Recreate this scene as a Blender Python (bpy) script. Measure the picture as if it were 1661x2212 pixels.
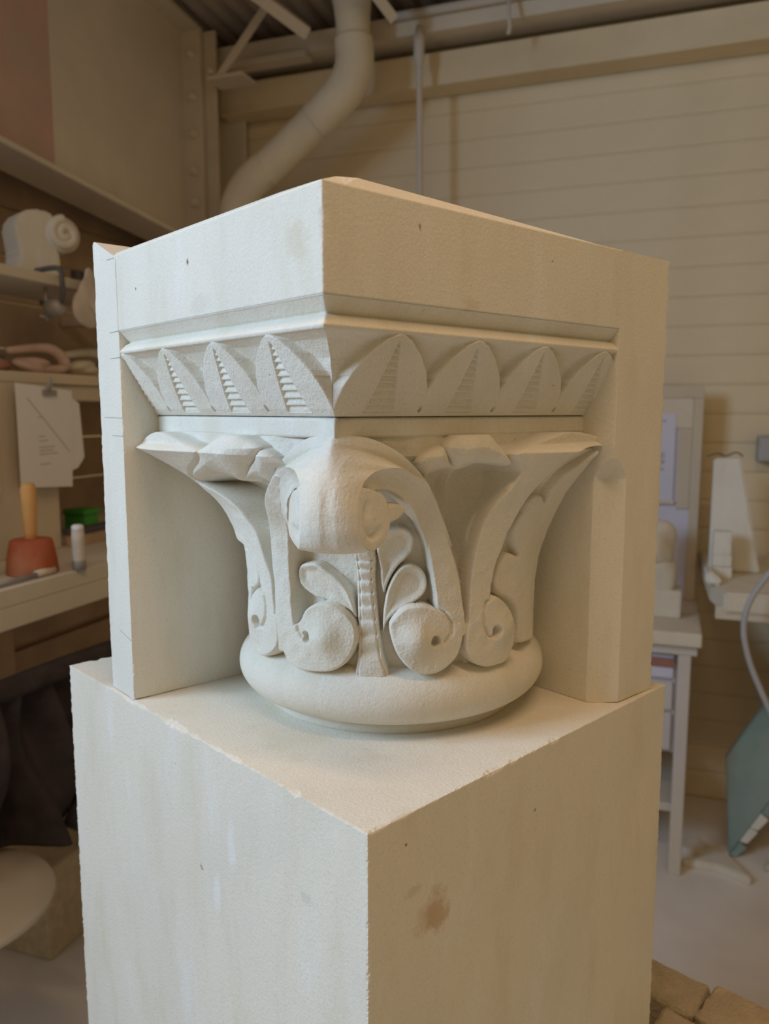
import bpy, bmesh, math, random
import numpy as np
from mathutils import Vector, Matrix

random.seed(7)
rng = np.random.default_rng(7)
for o in list(bpy.data.objects):
    bpy.data.objects.remove(o, do_unlink=True)
scene = bpy.context.scene
COL = scene.collection

# ------------------------------------------------------------------ camera
F_PX, PITCH = 1705.6, 0.1276
cam_data = bpy.data.cameras.new('camera')
cam_data.sensor_fit = 'VERTICAL'
cam_data.sensor_height = 36.0
cam_data.lens = 36.0 * F_PX / 2212.0
cam_data.clip_start = 0.02
cam_data.dof.use_dof = True
cam_data.dof.focus_distance = 0.66
cam_data.dof.aperture_fstop = cam_data.lens / 1000.0 / 0.0042
cam = bpy.data.objects.new('camera', cam_data)
cam.location = (0.0408, -0.539, 0.2999)
cam.rotation_euler = (math.pi / 2 - PITCH, 0, 0)
COL.objects.link(cam)
scene.camera = cam

# ------------------------------------------------------------------ light
world = bpy.data.worlds.new('world')
scene.world = world
world.use_nodes = True
bg = world.node_tree.nodes['Background']
bg.inputs[0].default_value = (1.0, 0.71, 0.31, 1)
bg.inputs[1].default_value = 0.29
ld = bpy.data.lights.new('window_daylight', 'AREA')
ld.shape = 'RECTANGLE'
ld.size, ld.size_y = 1.4, 1.3
ld.energy = 88
ld.color = (0.53, 0.74, 0.98)
lo = bpy.data.objects.new('window_daylight', ld)
COL.objects.link(lo)
LIGHT_POS = Vector((-2.01, -0.61, 1.0))
lo.location = LIGHT_POS
lo.rotation_euler = Vector((-0.9422, 0.3351, 0.12)).to_track_quat("Z", "Y").to_euler()
scene.view_settings.view_transform = 'Standard'
scene.view_settings.look = 'None'
scene.view_settings.exposure = 0.0
scene.view_settings.gamma = 1.0
scene.view_settings.use_curve_mapping = False
TR={
 'band_l':[(-120.7,266.1),(-114.75,255.1),(-108.01,240.5),(-101.8,222.6),(-95.56,187.2),(-93.82,158.2),(-94.04,137.1),(-94.24,101.7),(-95.32,88.0),(-95.98,74.1),(-100.48,76.6),(-104.35,95.4),(-103.77,106.2),(-102.94,122.6),(-103.64,168.8),(-108.21,213.2),(-111.39,227.8),(-115.32,236.8),(-121.41,248.8),(-123.85,264.4)],
 'scroll_l':[(-96.79,91.1),(-97.69,76.0),(-100.45,64.9),(-106.88,60.6),(-112.68,61.2),(-119.08,65.0),(-124.11,76.0),(-127.29,95.5),(-126.6,110.1),(-123.27,121.6),(-117.83,128.4),(-113.06,127.1),(-108.46,120.1),(-105.65,107.9),(-102.1,102.2)],
 'g_l':[(-104.24,109.7),(-104.84,104.4),(-105.44,99.1),(-107.14,94.3)],
 'g_r':[(-153.27,126.5),(-156.61,120.4),(-158.9,109.9),(-158.76,100.6),(-156.73,93.4)],
 'g_side':[(-175.45,129.6),(-172.32,125.0),(-171.36,115.1),(-171.6,103.2),(-173.43,92.9),(-176.68,90.9)],
 'scroll_r':[(-137.76,111.5),(-138.56,96.3),(-141.21,79.4),(-146.02,66.8),(-151.48,62.8),(-157.12,67.5),(-161.81,80.1),(-163.55,99.7),(-163.18,110.7),(-159.85,111.7),(-156.9,119.3),(-152.93,125.5),(-148.02,129.3),(-142.73,126.7),(-139.07,117.6)],
 'band_r':[(-164.42,98.4),(-164.0,114.1),(-162.88,133.1),(-161.34,153.6),(-157.76,180.5),(-154.14,205.5),(-150.51,227.3),(-146.82,244.3),(-142.5,259.4),(-139.15,269.4),(-135.94,269.9),(-137.45,256.1),(-141.52,250.9),(-144.82,237.2),(-147.4,215.8),(-149.23,186.5),(-151.04,163.2),(-152.72,139.9),(-153.69,124.4),(-157.56,108.1),(-160.04,95.1)],
 'leaflet_l':[(-104.13,153.6),(-105.44,159.7),(-109.49,162.9),(-112.52,163.1),(-116.3,157.0),(-120.5,149.6),(-123.53,140.5),(-125.49,128.5),(-126.36,113.6),(-124.38,120.1),(-120.65,124.9),(-116.21,128.0),(-111.52,130.1),(-107.21,135.1),(-104.4,142.5)],
 'leaflet_r':[(-142.41,164.0),(-145.21,165.4),(-148.1,162.0),(-150.54,153.9),(-150.95,143.0),(-149.53,135.4),(-146.63,129.5),(-143.16,125.1),(-139.13,117.5),(-136.82,109.7),(-135.67,100.4),(-135.55,115.9),(-136.26,131.4),(-137.41,143.9),(-139.65,156.3)],
 'leaflet_u':[(-135.5,194.4),(-137.76,197.3),(-141.04,200.0),(-144.22,196.6),(-145.98,188.6),(-145.61,177.8),(-143.48,170.2),(-140.75,162.5),(-137.98,150.1),(-135.98,137.6),(-135.04,147.0),(-134.69,162.7),(-133.78,178.6)],
 'stem':[(-127.2,180.1),(-126.86,152.1),(-126.88,111.0),(-126.93,83.7),(-126.36,57.4),(-137.49,58.7),(-135.45,84.6),(-134.19,111.7),(-133.13,145.8),(-132.74,180.4)],
 'field':[(-96.88,171.4),(-97.11,164.3),(-96.54,116.9),(-97.64,100.1),(-101.95,87.7),(-101.64,45.8),(-115.41,50.4),(-167.44,48.5),(-160.04,121.0),(-154.26,163.3),(-149.87,205.1),(-142.36,233.2),(-113.07,232.0),(-104.69,216.1)],
 'lobe_l1':[(-68.41,240.2),(-75.1,249.0),(-82.98,260.2),(-86.13,268.6),(-90.38,275.5),(-95.56,281.0),(-101.41,282.1),(-105.76,277.0),(-110.07,269.8),(-107.27,262.8),(-101.3,252.5),(-94.22,236.7),(-90.33,239.4),(-84.13,240.9),(-75.72,237.6),(-64.33,230.1)],
 'lobe_l2':[(-109.54,269.6),(-114.08,262.6),(-115.77,257.2),(-111.65,249.3),(-107.7,240.4),(-105.88,237.0),(-103.29,240.5),(-98.55,239.4),(-93.63,236.2),(-95.74,243.1),(-100.47,252.2),(-106.54,262.5)],
 'flute_l':[(-58.22,228.3),(-57.03,233.1),(-73.31,238.6),(-80.11,237.0),(-85.13,234.5),(-90.46,237.2),(-96.24,238.4),(-99.82,235.4),(-94.44,219.3),(-86.1,182.4),(-83.58,152.2),(-83.45,130.0),(-82.46,136.9),(-76.97,156.9),(-73.67,178.1),(-64.78,190.1),(-58.93,205.1),(-58.45,219.0)],
 'lobe_r2':[(-151.54,270.0),(-155.02,279.9),(-159.13,283.2),(-166.4,282.1),(-170.49,273.2),(-173.31,264.3),(-176.38,252.9),(-175.43,250.7),(-172.45,252.5),(-167.38,253.8),(-162.17,255.2),(-158.91,253.5),(-156.48,250.1),(-153.59,260.6)],
 'lobe_r1':[(-143.75,257.1),(-146.83,266.4),(-151.76,270.3),(-153.87,260.5),(-156.76,250.2),(-154.55,251.4),(-151.34,250.5),(-148.54,247.7),(-146.87,243.1),(-145.24,250.4)],
 'flute_r':[(-148.05,241.9),(-149.99,246.5),(-153.34,249.5),(-159.54,249.0),(-166.78,253.6),(-177.69,251.6),(-181.5,249.1),(-174.25,223.4),(-170.23,209.9),(-167.48,196.4),(-166.15,173.1),(-165.89,147.8),(-165.91,132.0),(-164.91,149.7),(-160.71,177.3),(-156.52,202.9),(-152.36,225.2)],
 'sband_l':[(-55.21,265.1),(-57.39,273.1),(-62.74,279.9),(-69.56,277.2),(-76.78,271.4),(-86.67,264.0),(-71.09,241.3),(-63.74,230.6),(-72.32,223.4),(-79.81,212.3),(-84.21,197.8),(-88.08,184.7),(-89.96,163.8),(-93.03,143.7),(-93.69,122.7),(-93.83,101.5),(-89.31,96.1),(-85.43,111.3),(-85.76,126.0),(-84.09,139.6),(-82.78,153.6),(-76.32,165.4),(-61.15,172.4),(-61.1,195.6),(-60.22,215.6),(-58.21,235.1),(-57.05,250.6)],
 'sscroll_l':[(-95.58,124.3),(-95.85,103.3),(-93.98,90.9),(-89.47,76.7),(-83.02,66.4),(-74.0,62.6),(-63.21,66.4),(-59.68,87.5),(-59.62,106.3),(-71.99,124.7),(-80.89,134.9),(-86.6,134.2),(-88.38,127.9),(-91.94,125.4)],
 'sband_r':[(-164.78,92.0),(-164.97,113.8),(-165.28,144.9),(-166.52,175.5),(-168.95,199.7),(-172.56,217.4),(-176.53,232.2),(-178.67,245.7),(-177.51,253.4),(-175.17,261.9),(-181.58,267.8),(-190.21,274.6),(-198.22,279.5),(-203.77,280.8),(-213.61,276.0),(-220.23,268.3),(-220.19,264.9),(-208.53,265.3),(-194.8,259.3),(-190.07,244.2),(-185.61,221.3),(-182.64,202.9),(-180.41,189.2),(-178.54,175.4),(-176.12,160.4),(-174.75,141.9),(-173.9,126.3),(-171.83,114.5),(-171.61,97.2),(-169.19,87.1)],
 'sscroll_r':[(-163.89,94.9),(-164.28,80.7),(-167.57,69.9),(-172.46,62.8),(-177.81,61.4),(-182.98,63.1),(-186.73,75.5),(-186.98,95.1),(-184.71,112.6),(-179.53,126.4),(-174.74,130.8),(-171.57,124.9),(-167.94,113.7),(-164.44,107.2)],
 'sfield_r':[(-187.11,206.1),(-188.18,215.5),(-190.98,222.1),(-194.95,220.5),(-197.68,214.9),(-198.69,227.8),(-201.09,242.1),(-206.89,252.5),(-212.06,261.5),(-212.0,259.2),(-212.02,239.7),(-211.68,217.6),(-213.74,185.8),(-215.62,148.0),(-217.82,102.2),(-218.02,67.6),(-201.77,68.7),(-194.64,75.2),(-193.66,89.4),(-190.64,109.5),(-186.35,119.9),(-179.36,129.4),(-177.56,139.8),(-179.37,156.8),(-183.15,167.6),(-190.45,162.6),(-186.66,175.4),(-184.35,185.8),(-185.59,198.4)],
 'shole_r':[(-188.36,198.7),(-186.81,189.4),(-186.77,181.2),(-189.22,172.2),(-195.68,158.2),(-195.35,165.1),(-190.82,176.7),(-188.68,185.6),(-189.06,193.6)],
 'shole_r2':[(-180.89,137.5),(-180.12,131.3),(-183.18,125.2),(-190.11,117.9),(-195.33,106.1),(-196.87,108.6),(-191.34,119.9),(-184.13,128.1)],
 'hl':[(-109.18,94.19)],
 'hr':[(-153.12,94.73)],
 'shl':[(-78.59,94.43)],
 'shr':[(-176.63,96.74)],
}
FRIEZE={'L':[[(124.0,298.4),(119.2,310.5),(109.5,327.3),(100.0,339.5),(82.7,352.0),(70.8,356.0),(54.7,347.9),(46.3,333.5),(41.9,320.4),(37.4,308.3),(34.4,297.4)],[(209.7,301.3),(204.9,313.1),(192.3,330.0),(177.4,343.2),(163.5,351.9),(152.2,355.1),(146.9,353.5),(135.2,342.5),(128.1,330.5),(125.3,317.3),(124.6,305.2),(122.5,301.2)],[(298.6,298.1),(291.7,312.7),(280.9,329.7),(267.2,342.9),(254.6,351.3),(243.5,353.6),(235.5,351.7),(226.8,341.2),(218.9,327.9),(213.8,316.1),(208.4,308.7),(209.1,301.7)],[(338.2,353.2),(327.7,350.3),(312.6,340.2),(304.2,325.6),(298.9,312.8),(297.4,303.0),(297.4,298.1)]],'R':[[(35.2,298.2),(32.9,305.5),(33.3,318.2),(38.0,330.7),(49.3,343.5),(60.6,351.7),(71.1,355.4),(82.9,351.4),(96.9,340.9),(109.1,328.1),(117.0,316.4),(120.5,306.0),(119.6,301.6)],[(119.6,301.6),(118.5,309.5),(117.9,323.3),(126.2,335.4),(138.1,346.1),(156.0,353.7),(171.5,347.6),(186.8,335.8),(197.6,323.4),(205.3,310.4),(206.5,302.7)],[(206.5,302.7),(204.0,314.1),(204.9,325.4),(211.0,338.5),(222.7,348.2),(236.2,353.4),(251.6,351.3),(270.2,338.7),(282.6,325.3),(291.7,311.2),(294.7,301.9)],[(294.7,301.9),(288.4,315.3),(285.3,327.3),(298.4,341.7),(313.0,350.2),(329.2,355.0),(344.7,349.6),(353.2,343.7)]]}
LADDER={'L':[[(70.2,353.6),(68.1,354.6),(62.9,298.5),(96.9,298.5)],[(154.5,352.7),(152.1,353.8),(152.7,297.0),(187.1,297.6)],[(245.7,350.1),(243.3,350.7),(240.4,296.7),(270.0,296.9)],[(339.1,351.6),(336.8,352.0),(326.6,294.7),(346.2,294.6)]],'R':[[(70.2,352.2),(73.0,352.4),(91.0,298.9),(61.5,299.0)],[(157.8,350.4),(161.1,350.6),(177.7,298.8),(148.8,299.8)],[(237.9,350.7),(241.9,350.9),(263.8,298.8),(232.9,299.8)],[(328.4,346.9),(331.8,347.0),(352.1,296.5),(321.5,297.6)]]}
DOTS=[[(297.4,298.1),(209.1,301.7),(121.6,301.6)],[(119.3,301.9),(206.8,302.1),(294.7,301.9)]]

# ------------------------------------------------------------------ helpers
def tag(o, label=None, cat=None, group=None, kind=None):
    if label: o['label'] = label
    if cat: o['category'] = cat
    if group: o['group'] = group
    if kind: o['kind'] = kind
    return o

def empty(name, loc=(0, 0, 0), rz=0.0, label=None, cat=None, group=None):
    o = bpy.data.objects.new(name, None)
    o.empty_display_size = 0.05
    o.location = loc
    o.rotation_euler = (0, 0, rz)
    COL.objects.link(o)
    return tag(o, label, cat, group)

def link(name, me, mat=None, parent=None, smooth=False):
    if mat is not None and not me.materials:
        me.materials.append(mat)
    if smooth:
        me.polygons.foreach_set('use_smooth', np.ones(len(me.polygons), dtype=bool))
    o = bpy.data.objects.new(name, me)
    COL.objects.link(o)
    if parent is not None:
        o.parent = parent
    return o

def mesh_np(name, V, F):
    me = bpy.data.meshes.new(name)
    V = np.ascontiguousarray(V, dtype=np.float32)
    F = np.ascontiguousarray(F, dtype=np.int32)
    n, k = F.shape
    me.vertices.add(len(V)); me.vertices.foreach_set('co', V.ravel())
    me.loops.add(n * k); me.loops.foreach_set('vertex_index', F.ravel())
    me.polygons.add(n)
    me.polygons.foreach_set('loop_start', np.arange(0, n * k, k, dtype=np.int32))
    me.polygons.foreach_set('loop_total', np.full(n, k, dtype=np.int32))
    me.update(); me.validate()
    return me

def mesh_py(name, V, F, fix=True):
    me = bpy.data.meshes.new(name)
    me.from_pydata([tuple(v) for v in V], [], F)
    if fix:
        bm = bmesh.new(); bm.from_mesh(me)
        bmesh.ops.recalc_face_normals(bm, faces=bm.faces)
        bm.to_mesh(me); bm.free()
    me.update()
    return me

def grid_faces(nr, nc, off=0, wrap=False):
    i, j = np.meshgrid(np.arange(nr - 1), np.arange(nc if wrap else nc - 1), indexing='ij')
    j2 = (j + 1) % nc
    return np.stack([i * nc + j, i * nc + j2, (i + 1) * nc + j2, (i + 1) * nc + j], -1).reshape(-1, 4) + off

# ------------------------------------------------------------------ materials
def new_mat(name):
    m = bpy.data.materials.new(name); m.use_nodes = True
    return m, m.node_tree.nodes, m.node_tree.links, m.node_tree.nodes['Principled BSDF']

def ramp(nd, lk, fac, stops):
    r = nd.new('ShaderNodeValToRGB')
    el = r.color_ramp.elements
    while len(el) > 1: el.remove(el[0])
    el[0].position, el[0].color = stops[0][0], (*stops[0][1], 1)
    for p, c in stops[1:]:
        e = el.new(p); e.color = (*c, 1)
    lk.new(fac, r.inputs[0])
    return r.outputs[0]

def noise(nd, lk, vec, scale, detail=4, rough=0.55):
    n = nd.new('ShaderNodeTexNoise')
    n.inputs['Scale'].default_value = scale
    n.inputs['Detail'].default_value = detail
    n.inputs['Roughness'].default_value = rough
    lk.new(vec, n.inputs['Vector'])
    return n.outputs[0]

def mixc(nd, lk, fac, a, b, mode='MIX'):
    m = nd.new('ShaderNodeMix'); m.data_type = 'RGBA'; m.blend_type = mode
    if isinstance(fac, float): m.inputs[0].default_value = fac
    else: lk.new(fac, m.inputs[0])
    for k, v in ((6, a), (7, b)):
        if isinstance(v, tuple): m.inputs[k].default_value = (*v, 1)
        else: lk.new(v, m.inputs[k])
    return m.outputs[2]

def bumpy(nd, lk, bs, height, strength, dist):
    b = nd.new('ShaderNodeBump')
    b.inputs['Strength'].default_value = strength
    b.inputs['Distance'].default_value = dist
    lk.new(height, b.inputs['Height'])
    lk.new(b.outputs[0], bs.inputs['Normal'])

def mathn(nd, lk, op, a, b=None):
    m = nd.new('ShaderNodeMath'); m.operation = op
    for k, v in ((0, a), (1, b)):
        if v is None: continue
        if isinstance(v, (int, float)): m.inputs[k].default_value = v
        else: lk.new(v, m.inputs[k])
    return m.outputs[0]

def plain(name, col, rough=0.8, var=0.12, scale=12.0, bump=0.15, bdist=0.002, metal=0.0, dust=0.0, dustcol=(0.62, 0.56, 0.46)):
    m, nd, lk, bs = new_mat(name)
    tc = nd.new('ShaderNodeTexCoord').outputs['Object']
    n1 = noise(nd, lk, tc, scale, 5)
    lo_ = tuple(c * (1 - var) for c in col); hi_ = tuple(min(1, c * (1 + var)) for c in col)
    c = ramp(nd, lk, n1, [(0.3, lo_), (0.7, hi_)])
    if dust > 0:
        n2 = noise(nd, lk, tc, scale * 0.37, 6)
        f = ramp(nd, lk, n2, [(0.5 - dust * 0.5, (0, 0, 0)), (0.75 - dust * 0.3, (1, 1, 1))])
        c = mixc(nd, lk, f, c, dustcol)
    lk.new(c, bs.inputs['Base Color'])
    bs.inputs['Roughness'].default_value = rough
    bs.inputs['Metallic'].default_value = metal
    bs.inputs['Specular IOR Level'].default_value = 0.25
    if bump: bumpy(nd, lk, bs, noise(nd, lk, tc, scale * 6, 4), bump, bdist)
    return m

def stone(name, base, spots=(), grain=1.0):
    m, nd, lk, bs = new_mat(name)
    tc = nd.new('ShaderNodeTexCoord').outputs['Object']
    big = noise(nd, lk, tc, 5.0, 6, 0.6)
    c = ramp(nd, lk, big, [(0.25, tuple(v * 0.93 for v in base)), (0.5, base), (0.78, (base[0] * 1.03, base[1] * 1.02, base[2] * 0.98))])
    mp = nd.new('ShaderNodeMapping'); lk.new(tc, mp.inputs[0]); mp.inputs['Scale'].default_value = (1, 1, 0.28); mp.inputs['Rotation'].default_value = (0.25, 0.2, 0)
    streak = noise(nd, lk, mp.outputs[0], 22.0, 5, 0.6)
    c = mixc(nd, lk, ramp(nd, lk, streak, [(0.50, (0, 0, 0)), (0.72, (0.55, 0.55, 0.55))]), c, (base[0] * 0.86, base[1] * 0.82, base[2] * 0.72))
    c = mixc(nd, lk, ramp(nd, lk, streak, [(0.25, (0.6, 0.6, 0.6)), (0.42, (0, 0, 0))]), c, (0.86, 0.85, 0.82))
    fine = noise(nd, lk, tc, 420.0, 3, 0.7)
    c = mixc(nd, lk, ramp(nd, lk, fine, [(0.30, (0.5, 0.5, 0.5)), (0.48, (0, 0, 0))]), c, tuple(v * 0.80 for v in base))
    pit = noise(nd, lk, tc, 95.0, 2, 0.4)
    c = mixc(nd, lk, ramp(nd, lk, pit, [(0.19, (0.7, 0.7, 0.7)), (0.205, (0, 0, 0))]), c, (0.30, 0.24, 0.16))
    for (px, py, pz, r, col, amt) in spots:
        vm = nd.new('ShaderNodeVectorMath'); vm.operation = 'SUBTRACT'
        lk.new(tc, vm.inputs[0]); vm.inputs[1].default_value = (px, py, pz)
        sc = nd.new('ShaderNodeVectorMath'); sc.operation = 'MULTIPLY'
        lk.new(vm.outputs[0], sc.inputs[0]); sc.inputs[1].default_value = (1 / r[0], 1 / r[1], 1 / r[2])
        ln = nd.new('ShaderNodeVectorMath'); ln.operation = 'LENGTH'; lk.new(sc.outputs[0], ln.inputs[0])
        nz = noise(nd, lk, tc, 1.6 / max(r), 6, 0.75)
        f = mathn(nd, lk, 'ADD', ln.outputs['Value'], mathn(nd, lk, 'MULTIPLY', mathn(nd, lk, 'SUBTRACT', nz, 0.5), 2.4))
        c = mixc(nd, lk, ramp(nd, lk, f, [(0.45, (amt, amt, amt)), (1.05, (0, 0, 0))]), c, col)
    lk.new(c, bs.inputs['Base Color'])
    bs.inputs['Roughness'].default_value = 0.92
    bs.inputs['Specular IOR Level'].default_value = 0.12
    h = mathn(nd, lk, 'ADD', mathn(nd, lk, 'MULTIPLY', noise(nd, lk, tc, 330.0, 4, 0.65), 1.0), mathn(nd, lk, 'MULTIPLY', noise(nd, lk, tc, 90.0, 4, 0.6), 0.4))
    bumpy(nd, lk, bs, h, 0.55 * grain, 0.0012)
    return m

BASE = (0.80, 0.765, 0.68)
M_CAP = stone('limestone_carved', BASE, spots=[
    (0.0, 0.1884, 0.4231, (0.004, 0.0022, 0.0035), (0.25, 0.10, 0.06), 0.9),
    (0.0, 0.2922, 0.4130, (0.004, 0.0015, 0.0018), (0.25, 0.22, 0.18), 0.9),
    (0.0, 0.0301, 0.4157, (0.008, 0.016, 0.016), (0.66, 0.56, 0.40), 0.4),
    (0.0, 0.1707, 0.3859, (0.008, 0.022, 0.010), (0.66, 0.62, 0.55), 0.4),
    (0.1453, 0.0, 0.3817, (0.012, 0.006, 0.007), (0.58, 0.50, 0.38), 0.35),
    (0.0884, 0.0, 0.4328, (0.0015, 0.004, 0.003), (0.30, 0.22, 0.12), 0.8)])
M_PENCIL = plain('pencil', (0.24, 0.23, 0.23), 0.9, 0.1, 40, 0)

# ------------------------------------------------------------------ the carved capital
CAP_RZ = math.pi / 2 - 0.8539
A1, B1, AL, BR, ZT = 0.3353, 0.3512, 0.3913, 0.4385, 0.45
capital = empty('stone_capital', (0, 0, 0), CAP_RZ,
    'cream limestone corner capital carved with scrolls and leaves standing on the plain block', 'capital')
# local axes of the capital: x runs back along the right face, y back along the left face
def cap(a, b, z):
    return np.stack([b, a, z], -1)

# --- abacus mouldings: one profile mitred round the corner
def jag(n, amp):
    w = rng.normal(0, 1, n)
    return amp * (0.3 * w + 0.7 * np.convolve(w, np.ones(7) / 2.6, 'same'))

def sweep_moulding(name, prof, step=0.0012, jitter=0.0004, parent=capital, back=None):
    prof = np.array(prof)
    d, z = [], []
    for (d0, z0), (d1, z1) in zip(prof[:-1], prof[1:]):
        n = max(2, int(math.hypot(d1 - d0, z1 - z0) / step) + 1)
        t = np.linspace(0, 1, n)[:-1]
        d += list(d0 + (d1 - d0) * t); z += list(z0 + (z1 - z0) * t)
    d.append(prof[-1][0]); z.append(prof[-1][1])
    d, z = np.array(d), np.array(z)
    if back: d = np.r_[back, d, back]; z = np.r_[z[0], z, z[-1]]
    n = len(d)
    j = np.abs(jag(n, jitter)) ; j[0] = j[-1] = 0
    cols = []
    for a in (A1 + .001, 0.20, 0.06, 0.02, 0.006):
        cols.append(cap(np.maximum(np.full(n, a), d + .0017), d, z))
    cols.append(cap(d + 0.0016, d, z)); cols.append(cap(d + j, d + j, z)); cols.append(cap(d, d + 0.0016, z))
    for b in (0.006, 0.02, 0.06, 0.20, B1 + .001):
        cols.append(cap(d, np.maximum(np.full(n, b), d + .0017), z))
    V = np.stack(cols, 0).reshape(-1, 3)
    return link(name, mesh_np(name, V, grid_faces(len(cols), n)), M_CAP, parent)

sweep_moulding('abacus_face', [(0, ZT), (0, 0.3775)], back=0.06)
sweep_moulding('groove_moulding', [(0, 0.3775), (0.0015, 0.3768), (0.0085, 0.3685), (0.0105, 0.3668), (0.0102, 0.3660)], back=0.06)
sweep_moulding('upper_fillet', [(0.0102, 0.3664), (0.0060, 0.3640), (0.0012, 0.3585), (0.0006, 0.3575), (0.0016, 0.3552)], back=0.06)
sweep_moulding('lower_fillet', [(0.044, 0.2968), (0.0415, 0.2958), (0.0385, 0.2945), (0.0372, 0.2930), (0.037, 0.2800), (0.0385, 0.2785)], back=0.09)

# top of the stone: dressed bed with a low arris along the right edge
def top_bed():
    n = 24
    V, F = [], []
    bs = np.linspace(0, BR, n)
    for b in bs:
        hgt = 0.0105 * (1 - b / BR) ** 0.8
        hgt *= min(1, 0.04 + b / 0.028)
        V += [(b, 0.0, ZT), (b, 0.010, ZT + hgt), (b, 0.05, ZT + hgt + 0.001), (b, 0.3340, ZT + 0.0015), (b, A1, ZT)]
    for i in range(n - 1):
        for k in range(4):
            F.append((i * 5 + k, i * 5 + k + 1, i * 5 + 6 + k, i * 5 + 5 + k))
    F.append((0, 1, 2, 3, 4)); F.append(tuple(5 * (n - 1) + k for k in (4, 3, 2, 1, 0)))
    return mesh_py('top_bed', V, F)
link('top_bed', top_bed(), M_CAP, capital)

def rough_prism(name, poly, z0, z1, mat, parent, amp=0.0006, nz=140, bot=0.0012, zs=None, chips=0, step=0.02):
    """vertical prism over a plan polygon [(b, a)]; arrises slightly chipped"""
    pts, isc = [], []
    m = len(poly)
    for i in range(m):
        p, q = np.array(poly[i]), np.array(poly[(i + 1) % m])
        L = np.linalg.norm(q - p); u = (q - p) / L; e = min(0.0022, L * 0.2)
        pts += [p, p + u * e]; isc += [1, 0]
        k = int(L / step)
        for s in range(1, k):
            pts.append(p + u * (e + (L - 2 * e) * s / k)); isc.append(0)
        pts.append(q - u * e); isc.append(0)
    pts = np.array(pts); n = len(pts)
    if zs is None: zs = np.linspace(z0, z1, nz)
    nz = len(zs)
    cen = np.array(poly).mean(0)
    # chips along the top arris: inward bite and how far down each reaches
    bite = np.zeros(n)
    if chips:
        bite += np.abs(rng.normal(0, .00035, n))
        for _ in range(chips):
            c0 = pts[rng.integers(0, n)]; w = rng.uniform(.004, .016); dpt = rng.uniform(.0008, .0034)
            bite = np.maximum(bite, dpt * np.exp(-(np.linalg.norm(pts - c0, axis=1) / w) ** 4) * rng.uniform(.6, 1.1, n))
    nxt, prv = np.roll(pts, -1, 0), np.roll(pts, 1, 0)
    tg = nxt - prv; nr_ = np.stack([-tg[:, 1], tg[:, 0]], -1); nr_ /= np.linalg.norm(nr_, axis=1)[:, None] + 1e-12
    nr_ *= np.sign(((cen - pts) * nr_).sum(1))[:, None]
    rows = []
    J = {i: np.abs(jag(nz, amp)) for i in range(n) if isc[i]}
    for r, z in enumerate(zs):
        P = pts.copy()
        for i in J:
            dr = (pts[i - 1] + pts[(i + 1) % n]) / 2 - pts[i]; L = np.linalg.norm(dr)
            if L > 1e-7: P[i] = pts[i] + dr / L * min(J[i][r], L)
        zz = np.full(n, z)
        if r == 0 and bot: zz = zz + np.abs(jag(n, bot))
        if chips:
            t = np.clip(1 - (z1 - z) / (bite * 1.6 + 1e-6), 0, 1)
            P = P + nr_ * (bite * t)[:, None]
        rows.append(np.c_[P, zz])
    if chips:      # worn rim inside the arris
        rows.append(np.c_[pts + nr_ * (bite * 1.9 + .0012)[:, None], np.full(n, z1 + .00002)])
        rows[-2][:, 2] -= bite * .55
    nz = len(rows)
    V = np.concatenate(rows)
    F = [tuple(f) for f in grid_faces(nz, n, wrap=True)]
    F.append(tuple(range((nz - 1) * n, nz * n))); F.append(tuple(range(n))[::-1])
    return link(name, mesh_py(name, V, F), mat, parent)

# left return of the block (kept full height) with the raised lip at its far end
rough_prism('left_return', [(0, A1), (BR, A1), (BR, AL), (0, AL)], 0, ZT, M_CAP, capital)
lipV = []
for b in np.linspace(0, BR, 30):
    k = rng.normal(0, 0.0004, 2)
    lipV += [(b, A1 + 0.004, ZT), (b, A1 + 0.012 + k[0], ZT + 0.003 + k[1]), (b, AL - 0.006, ZT + 0.0195), (b, AL - 0.002, ZT + 0.0197), (b, AL, ZT + 0.0165), (b, AL, ZT)]
lipF = [tuple(f) for f in grid_faces(30, 6, wrap=True)] + [tuple(range(6)), tuple(range(29 * 6, 30 * 6))[::-1]]
link('raised_lip', mesh_py('raised_lip', lipV, lipF), M_CAP, capital)
# right return: chamfered inner arris with a rounded stop under the frieze
CH = 0.0225
ZS = 0.252
def right_return():
    nz = 150
    zs = np.linspace(0, ZT, nz)
    rows = []
    jj = [np.abs(jag(nz, a_)) for a_ in (.00015, .00015, .0005)]
    for r, z in enumerate(zs):
        if z < ZS - 0.018: c = CH
        elif z < ZS: c = CH * (1 - (z - ZS + 0.018) / 0.018) ** 0.5
        else: c = 0.0
        c += 0.0004
        zz = z
        rb = [(B1, A1), (B1, 0.16), (B1, c + 0.002), (B1 + jj[0][r], c + jj[0][r]), (B1 + c * .5 + .0002, c * .5), (B1 + c - jj[1][r], 0.0 + jj[1][r]), (B1 + c + 0.002, 0.0), (BR - 0.03, 0.0), (BR - 0.003, 0.0), (BR - jj[2][r], jj[2][r]), (BR, 0.003), (BR, 0.1), (BR, A1)]
        row = np.array([(x, y, zz) for x, y in rb])
        if r == 0: row[:, 2] += np.abs(jag(len(rb), 0.0012))
        rows.append(row)
    n = len(rows[0])
    V = np.concatenate(rows)
    F = [tuple(f) for f in grid_faces(nz, n, wrap=True)] + [tuple(range((nz - 1) * n, nz * n)), tuple(range(n))[::-1]]
    return mesh_py('right_return', V, F)
link('right_return', right_return(), M_CAP, capital)

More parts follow.
